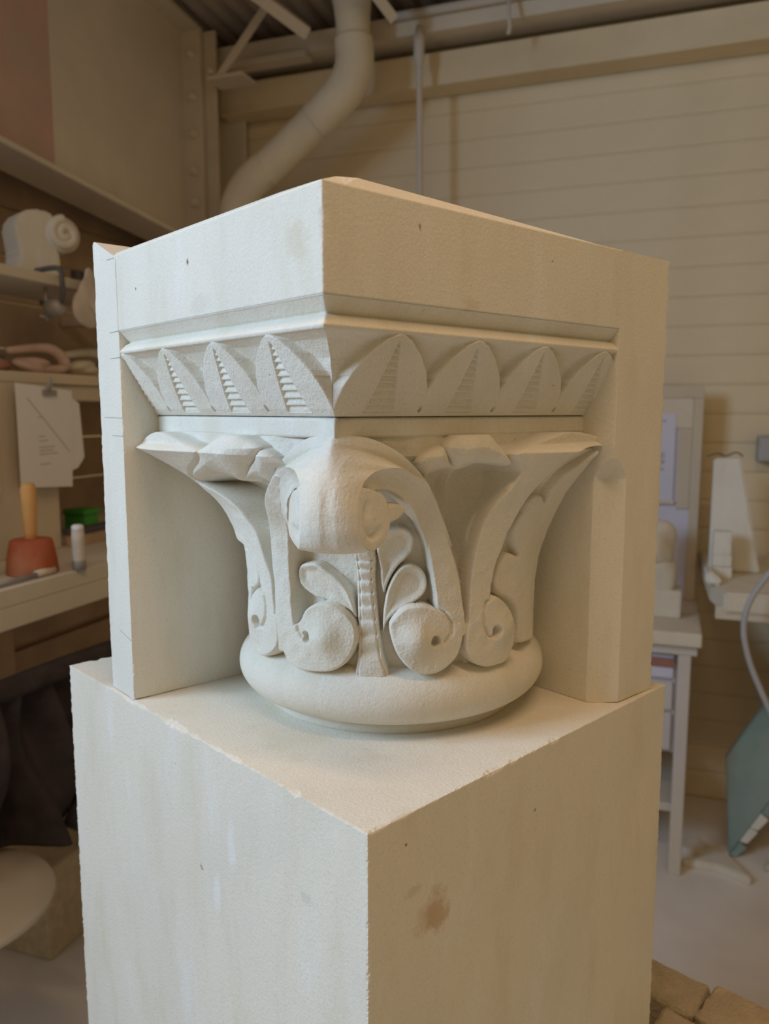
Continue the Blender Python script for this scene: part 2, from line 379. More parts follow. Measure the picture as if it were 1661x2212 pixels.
# --- base fillet and torus of the bell
BC = (0.1955, 0.2338)
def lathe(name, prof, mat, parent, n=160, p0=0, p1=2 * math.pi, smooth=True, centre=None):
    c = BC if centre is None else centre
    ph = np.linspace(p0, p1, n, endpoint=(p1 - p0) < 6.28)
    prof = np.array(prof)
    V = np.stack([np.stack([c[1] + r * np.sin(ph), c[0] + r * np.cos(ph), np.full(n, z)], -1) for r, z in prof], 0).reshape(-1, 3)
    return link(name, mesh_np(name, V, grid_faces(len(prof), n, wrap=(p1 - p0) >= 6.28)), mat, parent, smooth)
lathe('base_fillet', [(0.0, 0.0), (0.1335, 0.0), (0.1342, 0.0006), (0.1342, 0.0118), (0.133, 0.0122), (0.10, 0.0122)], M_CAP, capital, 240, smooth=False)
tq = np.linspace(-math.pi * 0.52, math.pi * 0.62, 40)
lathe('torus_moulding', [(0.12, 0.0115)] + [(0.1330 + 0.0302 * math.cos(q), 0.0385 + 0.0275 * math.sin(q)) for q in tq] + [(0.12, 0.067)], M_CAP, capital, 360)

# --- carved reliefs are cut as dense surfaces; every motif is its own mesh
def smooth_poly(P, n=8):
    P = np.asarray(P, float); m = len(P)
    out = []
    for i in range(m):
        p0, p1, p2, p3 = P[i - 1], P[i], P[(i + 1) % m], P[(i + 2) % m]
        d1 = max(np.linalg.norm(p2 - p1), 1e-9) ** .5; d0 = max(np.linalg.norm(p1 - p0), 1e-9) ** .5; d2 = max(np.linalg.norm(p3 - p2), 1e-9) ** .5
        m1 = d1 * ((p1 - p0) / d0 - (p2 - p0) / (d0 + d1) + (p2 - p1) / d1)
        m2 = d1 * ((p2 - p1) / d1 - (p3 - p1) / (d1 + d2) + (p3 - p2) / d2)
        for t in np.linspace(0, 1, n, endpoint=False):
            out.append((2 * t**3 - 3 * t**2 + 1) * p1 + (t**3 - 2 * t**2 + t) * m1 + (-2 * t**3 + 3 * t**2) * p2 + (t**3 - t**2) * m2)
    return np.array(out)

def sdist(X, Y, P):
    """signed distance (inside > 0) of grid points to polygon P, only near it"""
    D = np.full(X.shape, -1.0)
    mg = 0.004
    box = (X > P[:, 0].min() - mg) & (X < P[:, 0].max() + mg) & (Y > P[:, 1].min() - mg) & (Y < P[:, 1].max() + mg)
    x, y = X[box], Y[box]
    d2 = np.full(x.shape, 1e9); ins = np.zeros(x.shape, bool)
    for i in range(len(P)):
        x0, y0 = P[i - 1]; x1, y1 = P[i]
        ex, ey = x1 - x0, y1 - y0
        t = np.clip(((x - x0) * ex + (y - y0) * ey) / (ex * ex + ey * ey + 1e-15), 0, 1)
        d2 = np.minimum(d2, (x - x0 - t * ex) ** 2 + (y - y0 - t * ey) ** 2)
        if y0 != y1:
            c = ((y0 > y) != (y1 > y)) & (x < ex * (y - y0) / (y1 - y0) + x0)
            ins ^= c
    D[box] = np.where(ins, 1, -1) * np.sqrt(d2)
    return D

def rnd(d, w):
    """quarter-round rise over width w from an outline"""
    t = np.clip(d / w, 0, 1)
    return np.sqrt(1 - (1 - t) ** 2)

def sstep(d, a, b):
    t = np.clip((d - a) / (b - a), 0, 1)
    return t * t * (3 - 2 * t)

def split_parts(names, V, F, fid, parent, mat):
    """one surface, cut along the motif outlines into separate part meshes"""
    for k, nm in enumerate(names):
        f = F[fid == k]
        if not len(f): continue
        u, inv = np.unique(f.ravel(), return_inverse=True)
        link(nm, mesh_np(nm, V[u], inv.reshape(-1, 4)), mat, parent, True)

def rough_field(nr, nc, cell, amp):
    """tool-worked unevenness of the stone surface"""
    r = rng.normal(0, 1, (nr // cell + 3, nc // cell + 3))
    y = np.linspace(0, r.shape[0] - 1.01, nr); x = np.linspace(0, r.shape[1] - 1.01, nc)
    yi, xi = y.astype(int), x.astype(int); fy, fx = (y - yi)[:, None], (x - xi)[None]
    fy = fy * fy * (3 - 2 * fy); fx = fx * fx * (3 - 2 * fx)
    g = lambda a, b: r[yi + a][:, xi + b]
    return amp * (g(0, 0) * (1 - fy) * (1 - fx) + g(1, 0) * fy * (1 - fx) + g(0, 1) * (1 - fy) * fx + g(1, 1) * fy * fx)

# --- frieze of pointed leaves under the abacus
def d_leaf(z): return np.interp(z, [.2950, .3014, .3171, .3312, .3538, .3565], [.0375, .0315, .0215, .0135, .0012, .0008])
def d_spandrel(z): return np.interp(z, [.2950, .3023, .319, .338, .350, .3552, .3565], [.0385, .0345, .0310, .0225, .0120, .0030, .0010])
HWZ = [.293, .306, .317, .329, .342, .3515, .3555]
HWV = [.0445, .0440, .0425, .0360, .0240, .0110, .0002]
def frieze(side, length, shifts):
    nz, ns = 190, 860
    z = np.linspace(.2955, .3558, nz)
    s = np.linspace(0.0, length, ns)
    Z, S0 = np.meshgrid(z, s, indexing='ij')
    dl, dsn = d_leaf(Z), d_spandrel(Z)
    # columns start on the mitre (s = depth) at the corner
    S = dl + (length - dl) * (S0 / length)
    best = np.full(Z.shape, -1.0); fid = np.zeros(Z.shape, int); lad = np.zeros(Z.shape)
    hw = np.interp(Z, HWZ, HWV)
    for k, sh in enumerate(shifts):
        c = .0775 + .088 * k - sh * .001 * (Z - .298) / .057
        u = S - c
        dd = hw - np.abs(u)
        # slope of the outline, so that the flank has an even width
        dd = np.where(Z > .325, np.minimum(dd * 0.62, (.3558 - Z) * 1.0 + 0.0006), dd)
        m = dd > best
        best = np.where(m, dd, best); fid = np.where(m & (dd > -0.0005), k + 1, fid)
        # serrated midrib
        tz = (.3525 - Z) / (.3525 - .2985)
        w = .0008 + .0150 * np.clip(tz, 0, 1)
        inl = (np.abs(u) < w) & (tz > 0.04) & (tz < 1.0)
        n = 11.0
        ph = (tz ** 0.85 * n) % 1.0
        edge = np.clip((w - np.abs(u)) / .0006, 0, 1)
        cut = (.0034 * (1 - ph) ** 1.2 + .0006) * edge
        lad = np.where(inl, cut, lad)
        hole_u, hole_z = S - (.121 + .088 * k), Z - .3012
    flank = sstep(best, -.0040, .0004)
    depth = dsn + (dl - dsn) * flank + lad * (best > 0)
    for k in range(3):
        q = np.hypot((S - (.1205 + .088 * k)) / 1.0, (Z - .3016) * 0.75)
        depth += .006 * (1 - sstep(q, .0012, .0024))
    depth += rough_field(nz, ns, 3, .00009) + rough_field(nz, ns, 22, .00012)
    depth[:2] = np.maximum(depth[:2], .0375); 
    # mitre: at the corner the surface of both faces meets on the diagonal
    S = np.where(S0 <= s[0], depth, np.maximum(S, depth + 1e-5))
    V = (cap(S, depth, Z) if side == 'L' else cap(depth, S, Z)).reshape(-1, 3)
    F = grid_faces(nz, ns)
    ff = fid[:-1, :-1].ravel()
    split_parts(['frieze_ground'] + ['frieze_leaf'] * 4, V, F, ff, capital, M_CAP)
frieze('L', A1 + .001, [7, 12, 10, 9])
frieze('R', B1 + .001, [5, 8, 12, 9])

# --- the bell
def S_sq(p):
    c, s = -np.cos(p), -np.sin(p)
    ra = np.where(c > .05, .1585 / np.maximum(c, .05), 9.); rb = np.where(s > .05, .1968 / np.maximum(s, .05), 9.)
    k = .004
    h = np.clip(.5 + .5 * (rb - ra) / k, 0, 1)
    return np.minimum(rb * (1 - h) + ra * h - k * h * (1 - h), .30)
TP = np.radians([-245, -225, -212, -200, -190, -180, -170, -155, -141, -129, -117, -105, -93, -80, -68, -57, -40, -20])
TV = np.array([.205, .207, .207, .192, .178, .166, .160, .172, .200, .240, .217, .202, .195, .205, .226, .243, .238, .23])
def bell_R(p, z):
    T = np.interp(p, TP, TV)
    e = np.interp(p, np.radians([-212, -129, -57]), [2.3, 2.9, 3.4])
    t = np.clip((z - .1) / .163, 0, 1.0)
    R = .141 + (T - .141) * t ** e
    S = S_sq(p) - .0005
    w = np.clip((z - .262) / .008, 0, 1); w = w * w * (3 - 2 * w)
    return R * (1 - w) + np.minimum(R, S) * w

RR = 0.17   # reference radius that turns the bell's angle into a length
def trp(key, mirror=None):
    P = np.array(TR[key], float)
    if mirror is not None: P[:, 0] = mirror - P[:, 0]
    P = np.c_[np.radians(P[:, 0]) * RR, P[:, 1] * .001]
    return smooth_poly(P, 6)

def bell():
    nz, npz = 500, 1150
    p = np.radians(np.linspace(-238, -28, npz)); z = np.linspace(.0555, .2815, nz)
    Z, Pm = np.meshgrid(z, p, indexing='ij')
    X = Pm * RR
    R0 = bell_R(Pm, Z)
    h = np.zeros(Z.shape); fid = np.zeros(Z.shape, int)
    names = ['bell_ground']
    def part(nm):
        names.append(nm); return len(names) - 1
    # sunk field of the corner leaf
    df = sdist(X, Z, trp('field'))
    h -= .005 * sstep(df, 0, .004)
    # flutes below the curled tongue leaves: two hollows each
    for key, cphi in (('flute_l', -97.0), ('flute_r', -160.0)):
        d = sdist(X, Z, trp(key))
        k = part('leaf_hollow')
        dep = np.clip((Z - .13) / .10, 0, 1) ** 0.8 * .030
        g = rnd(d, .020)
        ridge = 0.62 + 0.38 * np.clip(np.abs(X - (math.radians(cphi) * RR)) / .010, 0, 1)
        cut = -(.003 + dep * g * ridge)
        m = d > 0
        h = np.where(m, np.minimum(h, cut), h); fid = np.where(m, k, fid)
    def raised(key, nm, H, w, extra=None, mirror=None):
        nonlocal h, fid
        d = sdist(X, Z, trp(key, mirror))
        e = H * (0.45 + 0.55 * rnd(d, w))
        if extra is not None: e = e + extra(d)
        m = (d > 0) & (e > h)
        k = part(nm)
        h = np.where(m, e, h); fid = np.where(m, k, fid)
        return d
    dish = lambda d: -.0035 * sstep(d, .002, .009)
    raised('leaflet_l', 'leaflet', .0095, .003, dish)
    raised('leaflet_u', 'leaflet', .0085, .003, dish)
    raised('leaflet_r', 'leaflet', .0095, .003, dish)
    # stem with cut steps
    d = sdist(X, Z, trp('stem')); k = part('stepped_stem')
    rz = np.array([.1805, .1685, .1608, .1504, .1387, .1264, .1134, .0998, .0842, .050])
    idx = np.clip(np.searchsorted(-rz, -Z) - 1, 0, 8)
    fr = (rz[idx] - Z) / (rz[idx] - rz[idx + 1])
    e = .0085 + .0030 * sstep(fr, 0, .22) - .0030 * sstep(fr, .35, 1.0)
    edge = sstep(d, .0012, .0030)
    e = .0105 * (1 - edge) * .75 + e * edge - .0022 * np.exp(-((d - .0035) / .0009) ** 2)
    m = (d > 0) & (e > h); h = np.where(m, e, h); fid = np.where(m, k, fid)
    # half leaves dying into the returns
    for mir, sgn in ((None, 1), (-258.0, -1)):
        raised('sfield_r', 'half_leaf_lobes', .0115, .004, mirror=mir)
    top = lambda d: .004 * sstep(Z, .20, .25)
    raised('sband_r', 'half_leaf_band', .0165, .0022, top)
    raised('sband_l', 'half_leaf_band', .0165, .0022, top)
    # curled tips of the tongue leaves
    def dome(amp, w): return lambda d: amp * rnd(d, w)
    raised('lobe_l1', 'leaf_tip', .010, .004, dome(.014, .020))
    raised('lobe_l2', 'leaf_tip', .009, .004, dome(.010, .014))
    raised('lobe_r1', 'leaf_tip', .009, .004, dome(.010, .014))
    raised('lobe_r2', 'leaf_tip', .010, .004, dome(.014, .020))
    # bands of the corner leaf
    up = lambda d: .006 * sstep(Z, .19, .225) - .040 * sstep(Z, .232, .258)
    upl = lambda d: .007 * sstep(Z, .19, .225) - .040 * sstep(Z, .246, .262)
    raised('band_l', 'leaf_band', .0165, .0022, upl)
    raised('band_r', 'leaf_band', .0165, .0022, up)
    # scrolls: the band runs round the eye into a swelling disc
    def scroll(key, hole, disc, amp, wid, groove, mirror=None):
        nonlocal h
        mx = (lambda q: q) if mirror is None else (lambda q: mirror - q)
        raised(key, 'scroll', .0168, .0030, lambda d: amp * np.exp(-(((X - math.radians(mx(disc[0])) * RR) ** 2 + (Z - disc[1] * .001) ** 2) / wid ** 2)), mirror)
        hp = TR[hole][0]
        hx, hz = math.radians(mx(hp[0])) * RR, hp[1] * .001
        G = np.array(TR[groove], float)
        gx = np.radians(mx(G[:, 0])) * RR; gz = G[:, 1] * .001
        tt = np.linspace(0, len(G) - 1, 90)
        gx, gz = np.interp(tt, range(len(G)), gx), np.interp(tt, range(len(G)), gz)
        bx = (X > gx.min() - .006) & (X < gx.max() + .006) & (Z > gz.min() - .006) & (Z < gz.max() + .006)
        q2 = np.full(X[bx].shape, 1e9)
        for x0, z0 in zip(gx, gz): q2 = np.minimum(q2, (X[bx] - x0) ** 2 + (Z[bx] - z0) ** 2)
        h[bx] -= .0032 * np.exp(-q2 / .0016 ** 2)
        q = np.hypot(X - hx, (Z - hz) * .9)
        h = h - .011 * (1 - sstep(q, .0026, .0058))
    scroll('sscroll_r', 'shr', (-180.0, 97.0), .006, .014, 'g_side')
    scroll('sscroll_r', 'shr', (-180.0, 97.0), .006, .014, 'g_side', -260.0)
    scroll('scroll_l', 'hl', (-116.0, 95.0), .009, .016, 'g_l'); scroll('scroll_r', 'hr', (-147.0, 97.0), .009, .016, 'g_r')
    h += rough_field(nz, npz, 3, .00010) + rough_field(nz, npz, 18, .00030)
    # soften the arrises a little, as chiselled stone
    for _ in range(1):
        h[1:-1, 1:-1] = (h[1:-1, 1:-1] * 4 + h[:-2, 1:-1] + h[2:, 1:-1] + h[1:-1, :-2] + h[1:-1, 2:]) / 8
    R = R0 + h
    R[Z > .2795] = np.minimum(R[Z > .2795], (S_sq(Pm) - .0003)[Z > .2795])
    a = BC[0] + R * np.cos(Pm); b = BC[1] + R * np.sin(Pm)
    V = cap(a, b, Z).reshape(-1, 3)
    F = grid_faces(nz, npz)
    ff = fid[:-1, :-1].ravel()
    # nothing is kept inside the returns
    ac, bc = a[:-1, :-1].ravel(), b[:-1, :-1].ravel()
    keep = (ac < A1 + .004) & (bc < B1 + .004)
    split_parts(names, V, F[keep], ff[keep], capital, M_CAP)
bell()

# --- volute: the corner leaf curls over under the abacus corner
def catmull_rows(rows, n):
    rows = np.asarray(rows, float); m = len(rows)
    ext = np.concatenate([2 * rows[:1] - rows[1:2], rows, 2 * rows[-1:] - rows[-2:-1]])
    out = []
    for i in range(m - 1):
        p0, p1, p2, p3 = ext[i:i + 4]
        for t in np.linspace(0, 1, n, endpoint=False):
            out.append(.5 * (2 * p1 + (p2 - p0) * t + (2 * p0 - 5 * p1 + 4 * p2 - p3) * t * t + (3 * p1 - p0 - 3 * p2 + p3) * t ** 3))
    out.append(rows[-1])
    return np.array(out)

def volute():
    psi = math.radians(-128.6); Rc = .248
    ra, rb = math.cos(psi), math.sin(psi)
    def loc(P):
        """volute frame (x to the right along the roll, y outward, z up; mm) -> capital"""
        P = np.array(P, float)
        P[..., 0] *= 1 + (P[..., 0] < 0) * (.05 * sstep(-P[..., 1], 22, 50) + .10 * sstep(-P[..., 1], 55, 78))
        P[..., 1] -= (P[..., 0] < 0) * 7 * sstep(-P[..., 1], 62, 105)
        P = P * .001
        a = BC[0] + ra * (Rc + P[..., 1]) + (rb) * P[..., 0] * (1 if ra * 1 > 0 else 1)
        b = BC[1] + rb * (Rc + P[..., 1]) - (ra) * P[..., 0]
        return np.stack([b, a, P[..., 2]], -1)
    E = [(8, -6, 281.5), (24.6, -14, 278.8), (41.4, -25, 270.0), (53.6, -37, 258.0), (63.5, -53, 242.6), (57.1, -40, 248.6), (50.4, -28, 254.2), (42.9, -14, 256.5), (32.9, -2, 255.1),
         (27.2, 8, 251.0), (23.5, 14, 242.9), (21.9, 18, 231.7), (21.5, 19.5, 221.6), (22.5, 18, 209.4), (25.0, 12, 199.1), (28.6, 3, 194.2), (31.5, -6, 196.0)]
    C = [(0, -1, 281.8), (0, 2, 281.0), (0, 5, 279.0), (0, 8, 276.5), (0, 10, 274.5), (0, 12, 272.0), (0, 14.5, 268.5), (0, 17, 264.0), (0, 20, 257.5),
         (0, 22.5, 250.0), (0, 24.5, 241.0), (0, 25.5, 231.0), (0, 25.5, 221.5), (0, 23.5, 208.0), (0, 17, 197.5), (0, 6, 192.0), (0, -6, 193.0)]
    Ed, Cd = catmull_rows(E, 9), catmull_rows(C, 9)
    nr, nc = len(Ed), 61
    t = np.linspace(-1, 1, 2 * nc - 1)
    rn = rough_field(nr, 2 * nc - 1, 3, .05) + rough_field(nr, 2 * nc - 1, 20, .10)
    V = []
    for i in range(nr):
        e = np.interp(i / (nr - 1), [0, .35, .55, .7, 1], [.03, .07, .16, .45, .8])
        bul = np.interp(i / (nr - 1), [0, .3, .5, 1], [1.0, 2.2, 2.0, 1.2])
        a_ = np.abs(t)
        tt = (np.sqrt(a_ ** 2 + e * e) - e) / (math.sqrt(1 + e * e) - e)
        x = Ed[i][0] * t
        y = Cd[i][1] + (Ed[i][1] - Cd[i][1]) * tt + bul * 4 * a_ * (1 - a_) * np.clip(a_ * 4, 0, 1) + rn[i] * (1 - a_ ** 6)
        z = Cd[i][2] + (Ed[i][2] - Cd[i][2]) * (0.35 * a_ + 0.65 * a_ ** 2)
        V.append(np.stack([x, y, z], -1))
    V = loc(np.array(V)).reshape(-1, 3)
    link('volute_sheet', mesh_np('volute_sheet', V, grid_faces(nr, 2 * nc - 1)), M_CAP, capital, True)
    # ribbons: the side faces of the curled leaf, from the bell over the top into the roll
    O = [(23.5, 14, 242.9), (27.2, 8, 251.0), (32.9, -2, 255.1), (42.9, -14, 256.5), (50.4, -28, 254.2), (57.1, -40, 248.6), (63.5, -53, 242.6), (67.9, -77, 224.5), (72.8, -94, 206.1), (78.8, -112, 180.8)]
    I = [(26.7, 6, 238.7), (28.7, -2, 240.0), (30.7, -10, 240.0), (37.9, -21, 239.1), (43.5, -32, 234.2), (48.9, -43, 226.8), (53.0, -56, 217.5), (54.5, -78, 203.5), (57.7, -93, 187.2), (60.5, -108, 163.7)]
    O, I = np.array(O, float), np.array(I, float)
    OB = O + np.array([(-2, -6, -1)] * 3 + [(-3, -10, -3)] * 3 + [(-6, -24, 2)] * 4, float)
    IB = I * np.array((.82, 1, 1)) + np.array([(0, -8, -2)] * 3 + [(0, -16, -4)] * 4 + [(0, -22, 0)] * 3, float)
    for sgn in (1, -1):
        rows = []
        for k in range(len(O)):
            mid = (O[k] + I[k]) / 2 + np.array((-1.2, -1.6, 0.4)) * (1 if k < 7 else .2)
            rows.append([OB[k], O[k], O[k] * .75 + I[k] * .25 + (mid - (O[k] + I[k]) / 2) * .75, mid, O[k] * .25 + I[k] * .75 + (mid - (O[k] + I[k]) / 2) * .75, I[k], IB[k]])
        rows = catmull_rows(np.array(rows).reshape(len(O), -1), 10).reshape(-1, 7, 3)
        # densify across
        dense = []
        for k in range(6):
            n = 10 if 0 < k < 5 else 6
            for s_ in np.linspace(0, 1, n, endpoint=False): dense.append(rows[:, k] * (1 - s_) + rows[:, k + 1] * s_)
        dense.append(rows[:, 6])
        G = np.stack(dense, 1)
        G[..., 0] += rough_field(G.shape[0], G.shape[1], 4, .12)
        G[..., 0] *= sgn
        link('volute_ribbon', mesh_np('volute_ribbon', loc(G).reshape(-1, 3), grid_faces(G.shape[0], G.shape[1])), M_CAP, capital, True)
    # roll: conical ends with a crescent cut, closed behind
    D = np.array(E[10:16] + [(34.0, -6, 197.4), (38.4, -13, 205.0), (39.2, -17, 217.9), (37.5, -14, 230.1), (34.3, -8, 237.8), (31.3, -1, 239.8), (27.1, 8, 242.5)], float)
    Dl = smooth_poly3(D, 8)
    cen = np.array((30.3, 1.0, 218.5))
    m, nb = 34, len(Dl)
    for sgn in (1, -1):
        rings = []
        ax = Dl - cen
        for rr in np.linspace(.012, 1, m):
            P = cen + ax * rr
            ang = np.arctan2(ax[:, 2], -ax[:, 1])      # 0 = towards the back, seen from the right side
            win = sstep(np.cos(ang - math.radians(215)), -.45, .35)
            cut = 4.2 * np.exp(-((rr - .50) / .14) ** 2) * win
            cut += 0.9 * sstep(np.array([rr]), .93, 1.0)[0] * 0.4
            P = P + np.array((-.92, .0, .0)) * cut[:, None] + np.array((1, .35, 0)) * (1.0 * (1 - rr ** 2))
            rings.append(P)
        G = np.array(rings)
        if sgn < 0: G[..., 0] += 3.0 * sstep(-G[..., 1], 0, 16)
        G[..., 0] *= sgn
        V = loc(G).reshape(-1, 3)
        link('volute_end', mesh_np('volute_end', V, grid_faces(m, nb, wrap=True)), M_CAP, capital, True)
    Bk = np.array([(28.6, 3, 194.2), (34.0, -6, 197.4), (38.4, -13, 205.0), (39.2, -17, 217.9), (37.5, -14, 230.1), (34.3, -8, 237.8), (31.3, -1, 239.8)])
    Bk = catmull_rows(Bk, 6)
    G = np.stack([Bk * np.array((s_, 1, 1)) for s_ in np.linspace(-1, 1, 21)], 1)
    G[:, 0, 0] -= 3.0 * sstep(-G[:, 0, 1], 0, 16)
    link('volute_back', mesh_np('volute_back', loc(G).reshape(-1, 3), grid_faces(G.shape[0], 21)), M_CAP, capital, True)
    # stone bridge left between roll and ribbon
    for sgn in (1,):
        N = np.array([(33, -12, 224), (40, -28, 229.5), (47.5, -44, 226.5), (49.5, -46, 220.5), (44, -36, 213.5), (35, -16, 209.5)], float)
        V = []
        for k, sc in enumerate((1.0, .78)):
            c = N.mean(0)
            V.append((N - c) * (1, sc, sc) + c + np.array((0, 4.5, 0)) * k + np.array((-10, 0, 0)) * (1 - k))
        V = np.array(V); V[..., 0] *= sgn
        F = [tuple(f) for f in grid_faces(2, 6, wrap=True)] + [tuple(range(6)), tuple(range(6, 12))[::-1]]
        o = link('stone_bridge', mesh_py('stone_bridge', loc(V).reshape(-1, 3), F), M_CAP, capital)
        bv = o.modifiers.new('worn', 'BEVEL'); bv.width = .002; bv.segments = 2
def smooth_poly3(P, n):
    P = np.asarray(P, float); m = len(P); out = []
    for i in range(m):
        p0, p1, p2, p3 = P[i - 1], P[i], P[(i + 1) % m], P[(i + 2) % m]
        for t in np.linspace(0, 1, n, endpoint=False):
            out.append(.5 * (2 * p1 + (p2 - p0) * t + (2 * p0 - 5 * p1 + 4 * p2 - p3) * t * t + (3 * p1 - p0 - 3 * p2 + p3) * t ** 3))
    return np.array(out)
volute()

# --- mason's pencil marks on the left face
def pencil(pts, w=0.00045):
    V, F = [], []
    for i in range(len(pts) - 1):
        (a0, z0), (a1, z1) = pts[i], pts[i + 1]
        L = math.hypot(a1 - a0, z1 - z0); nx, nz_ = -(z1 - z0) / L * w / 2, (a1 - a0) / L * w / 2
        k = len(V)
        for e in (-.00012, .0002):
            V += [(e, a0 + nx, z0 + nz_), (e, a1 + nx, z1 + nz_), (e, a1 - nx, z1 - nz_), (e, a0 - nx, z0 - nz_)]
        F += [(k, k + 1, k + 2, k + 3), (k + 7, k + 6, k + 5, k + 4)] + [(k + j, k + (j + 1) % 4, k + 4 + (j + 1) % 4, k + 4 + j) for j in range(4)]
    link('pencil_line', mesh_py('pencil_line', V, F), M_PENCIL, capital)
pencil([(A1, .446), (A1 + .0003, .3775)], .0003)
pencil([(A1, .3775), (A1 + .022, .3772)], .0006)
pencil([(A1, .3520), (A1 + .022, .3517)], .0006)
pencil([(A1 + .004, .4475), (A1 + .021, .4478)], .0005)
pencil([(A1, .2925), (A1 + .045, .2930)], .0004)
pencil([(A1, .2745), (A1 + .026, .2747)], .0005)
pencil([(A1, .0640), (A1 + .030, .0700)], .0004)

# ------------------------------------------------------------------ the plain block under the capital
PED = np.array([(-.0261, .0154), (.4962, -.0099), (-.0036, .4623)])   # (a, b) of near, left and right corner
pn, pl, pr = [np.array((b, a)) for a, b in PED]
pb = pl + pr - pn
M_PED = stone('limestone_block', (0.80, 0.755, 0.655), spots=[
    (0.0905, -0.0223, -0.093, (0.016, 0.012, 0.021), (0.50, 0.30, 0.13), 0.55),
    (0.0771, -0.023, -0.0965, (0.018, 0.012, 0.014), (0.55, 0.37, 0.20), 0.35),
    (0.0628, -0.0237, -0.0648, (0.010, 0.010, 0.006), (0.56, 0.47, 0.33), 0.4),
    (0.0545, -0.0242, -0.0237, (0.0018, 0.004, 0.0018), (0.30, 0.16, 0.08), 0.9),
    (0.0068, 0.1528, -0.0851, (0.01, 0.007, 0.026), (0.86, 0.85, 0.85), 0.55),
    (0.0055, 0.1783, -0.1414, (0.01, 0.008, 0.020), (0.86, 0.85, 0.85), 0.55),
    (0.0119, 0.0468, -0.0835, (0.01, 0.010, 0.006), (0.58, 0.57, 0.55), 0.5),
    (0.0025, 0.2407, -0.1367, (0.01, 0.05, 0.05), (0.78, 0.70, 0.58), 0.35)])
block = empty('stone_block', (0, 0, 0), CAP_RZ, 'large plain sawn limestone block carrying the carved capital', 'stone block')
zs = np.r_[np.linspace(-1.05, -.46, 10), np.linspace(-.45, -.012, 290), -.010, -.008, -.006, -.0045, -.003, -.002, -.001, 0.0]
rough_prism('block_body', [pn, pr, pb, pl], -1.05, 0.0, M_PED, block, amp=.0009, bot=0, zs=zs, chips=26, step=.003)

# ------------------------------------------------------------------ the workshop
RK = Vector((-0.63, 2.73, 0.0)); RU = Vector((0.9422, -0.3351, 0)).normalized(); RW = Vector((RU.y, -RU.x, 0))
RRZ = math.atan2(RU.y, RU.x)
ZF = -1.05
def RM(u, w, z): return RK + RU * u + RW * w + Vector((0, 0, z))
def struct(name, me, mat, parent=None, smooth=False):
    o = link(name, me, mat, parent, smooth)
    if parent is None:
        o.location = RK; o.rotation_euler = (0, 0, RRZ); o['kind'] = 'structure'
    return o
def thing(name, u, w, z, label, cat, group=None, rz=0.0):
    return empty(name, RM(u, w, z), RRZ + rz, label, cat, group)
def box_me(x0, x1, y0, y1, z0, z1, name='box', bev=0.0, seg=2):
    bm = bmesh.new()
    bmesh.ops.create_cube(bm, size=1)
    for v in bm.verts:
        v.co = Vector((x0 + (v.co.x + .5) * (x1 - x0), y0 + (v.co.y + .5) * (y1 - y0), z0 + (v.co.z + .5) * (z1 - z0)))
    if bev: bmesh.ops.bevel(bm, geom=bm.edges[:], offset=bev, segments=seg, affect='EDGES', profile=.6)
    me = bpy.data.meshes.new(name); bm.to_mesh(me); bm.free()
    return me
def box(name, par, x0, x1, y0, y1, z0, z1, mat, bev=0.003):
    return link(name, box_me(x0, x1, y0, y1, z0, z1, name, bev), mat, par)
def prism(name, par, poly, y0, y1, mat, axis='y', bev=0.0, smooth=False):
    """polygon in (x,z) swept along y (or (x,y) along z, or (y,z) along x)"""
    bm = bmesh.new()
    mk = {'y': lambda a, b, t: (a, t, b), 'z': lambda a, b, t: (a, b, t), 'x': lambda a, b, t: (t, a, b)}[axis]
    lo_ = [bm.verts.new(mk(a, b, y0)) for a, b in poly]; hi_ = [bm.verts.new(mk(a, b, y1)) for a, b in poly]
    bm.faces.new(lo_); bm.faces.new(hi_[::-1]); n = len(poly)
    for i in range(n): bm.faces.new((lo_[i], lo_[(i + 1) % n], hi_[(i + 1) % n], hi_[i]))
    bmesh.ops.recalc_face_normals(bm, faces=bm.faces)
    if bev: bmesh.ops.bevel(bm, geom=bm.edges[:], offset=bev, segments=2, affect='EDGES')
    me = bpy.data.meshes.new(name); bm.to_mesh(me); bm.free()
    return link(name, me, mat, par, smooth)
def tube(name, par, pts, r, mat, n=14, sub=6, caps=True):
    P = catmull_rows(np.array(pts, float), sub) if len(pts) > 2 else np.array(pts, float)
    rad = np.interp(np.linspace(0, 1, len(P)), np.linspace(0, 1, len(r)), r) if hasattr(r, '__len__') else np.full(len(P), r)
    V = []; up_ = np.array((0.13, 0.21, .97))
    for i, p in enumerate(P):
        t = P[min(i + 1, len(P) - 1)] - P[max(i - 1, 0)]; t = t / np.linalg.norm(t)
        a = np.cross(t, up_); a /= np.linalg.norm(a); b = np.cross(t, a); up_ = np.cross(a, t)
        q = np.linspace(0, 2 * np.pi, n, endpoint=False)
        V.append(p + rad[i] * (np.cos(q)[:, None] * a + np.sin(q)[:, None] * b))
    F = [tuple(f) for f in grid_faces(len(P), n, wrap=True)]
    if caps: F += [tuple(range(n))[::-1], tuple(range((len(P) - 1) * n, len(P) * n))]
    return link(name, mesh_py(name, np.concatenate(V), F), mat, par, True)
def turned(name, par, prof, mat, at=(0, 0, 0), n=28, smooth=True):
    q = np.linspace(0, 2 * np.pi, n, endpoint=False)
    V = np.concatenate([np.stack([at[0] + r * np.cos(q), at[1] + r * np.sin(q), np.full(n, at[2] + z)], -1) for r, z in prof])
    F = [tuple(f) for f in grid_faces(len(prof), n, wrap=True)] + [tuple(range(n))[::-1], tuple(range((len(prof) - 1) * n, len(prof) * n))]
    return link(name, mesh_py(name, V, F), mat, par, smooth)
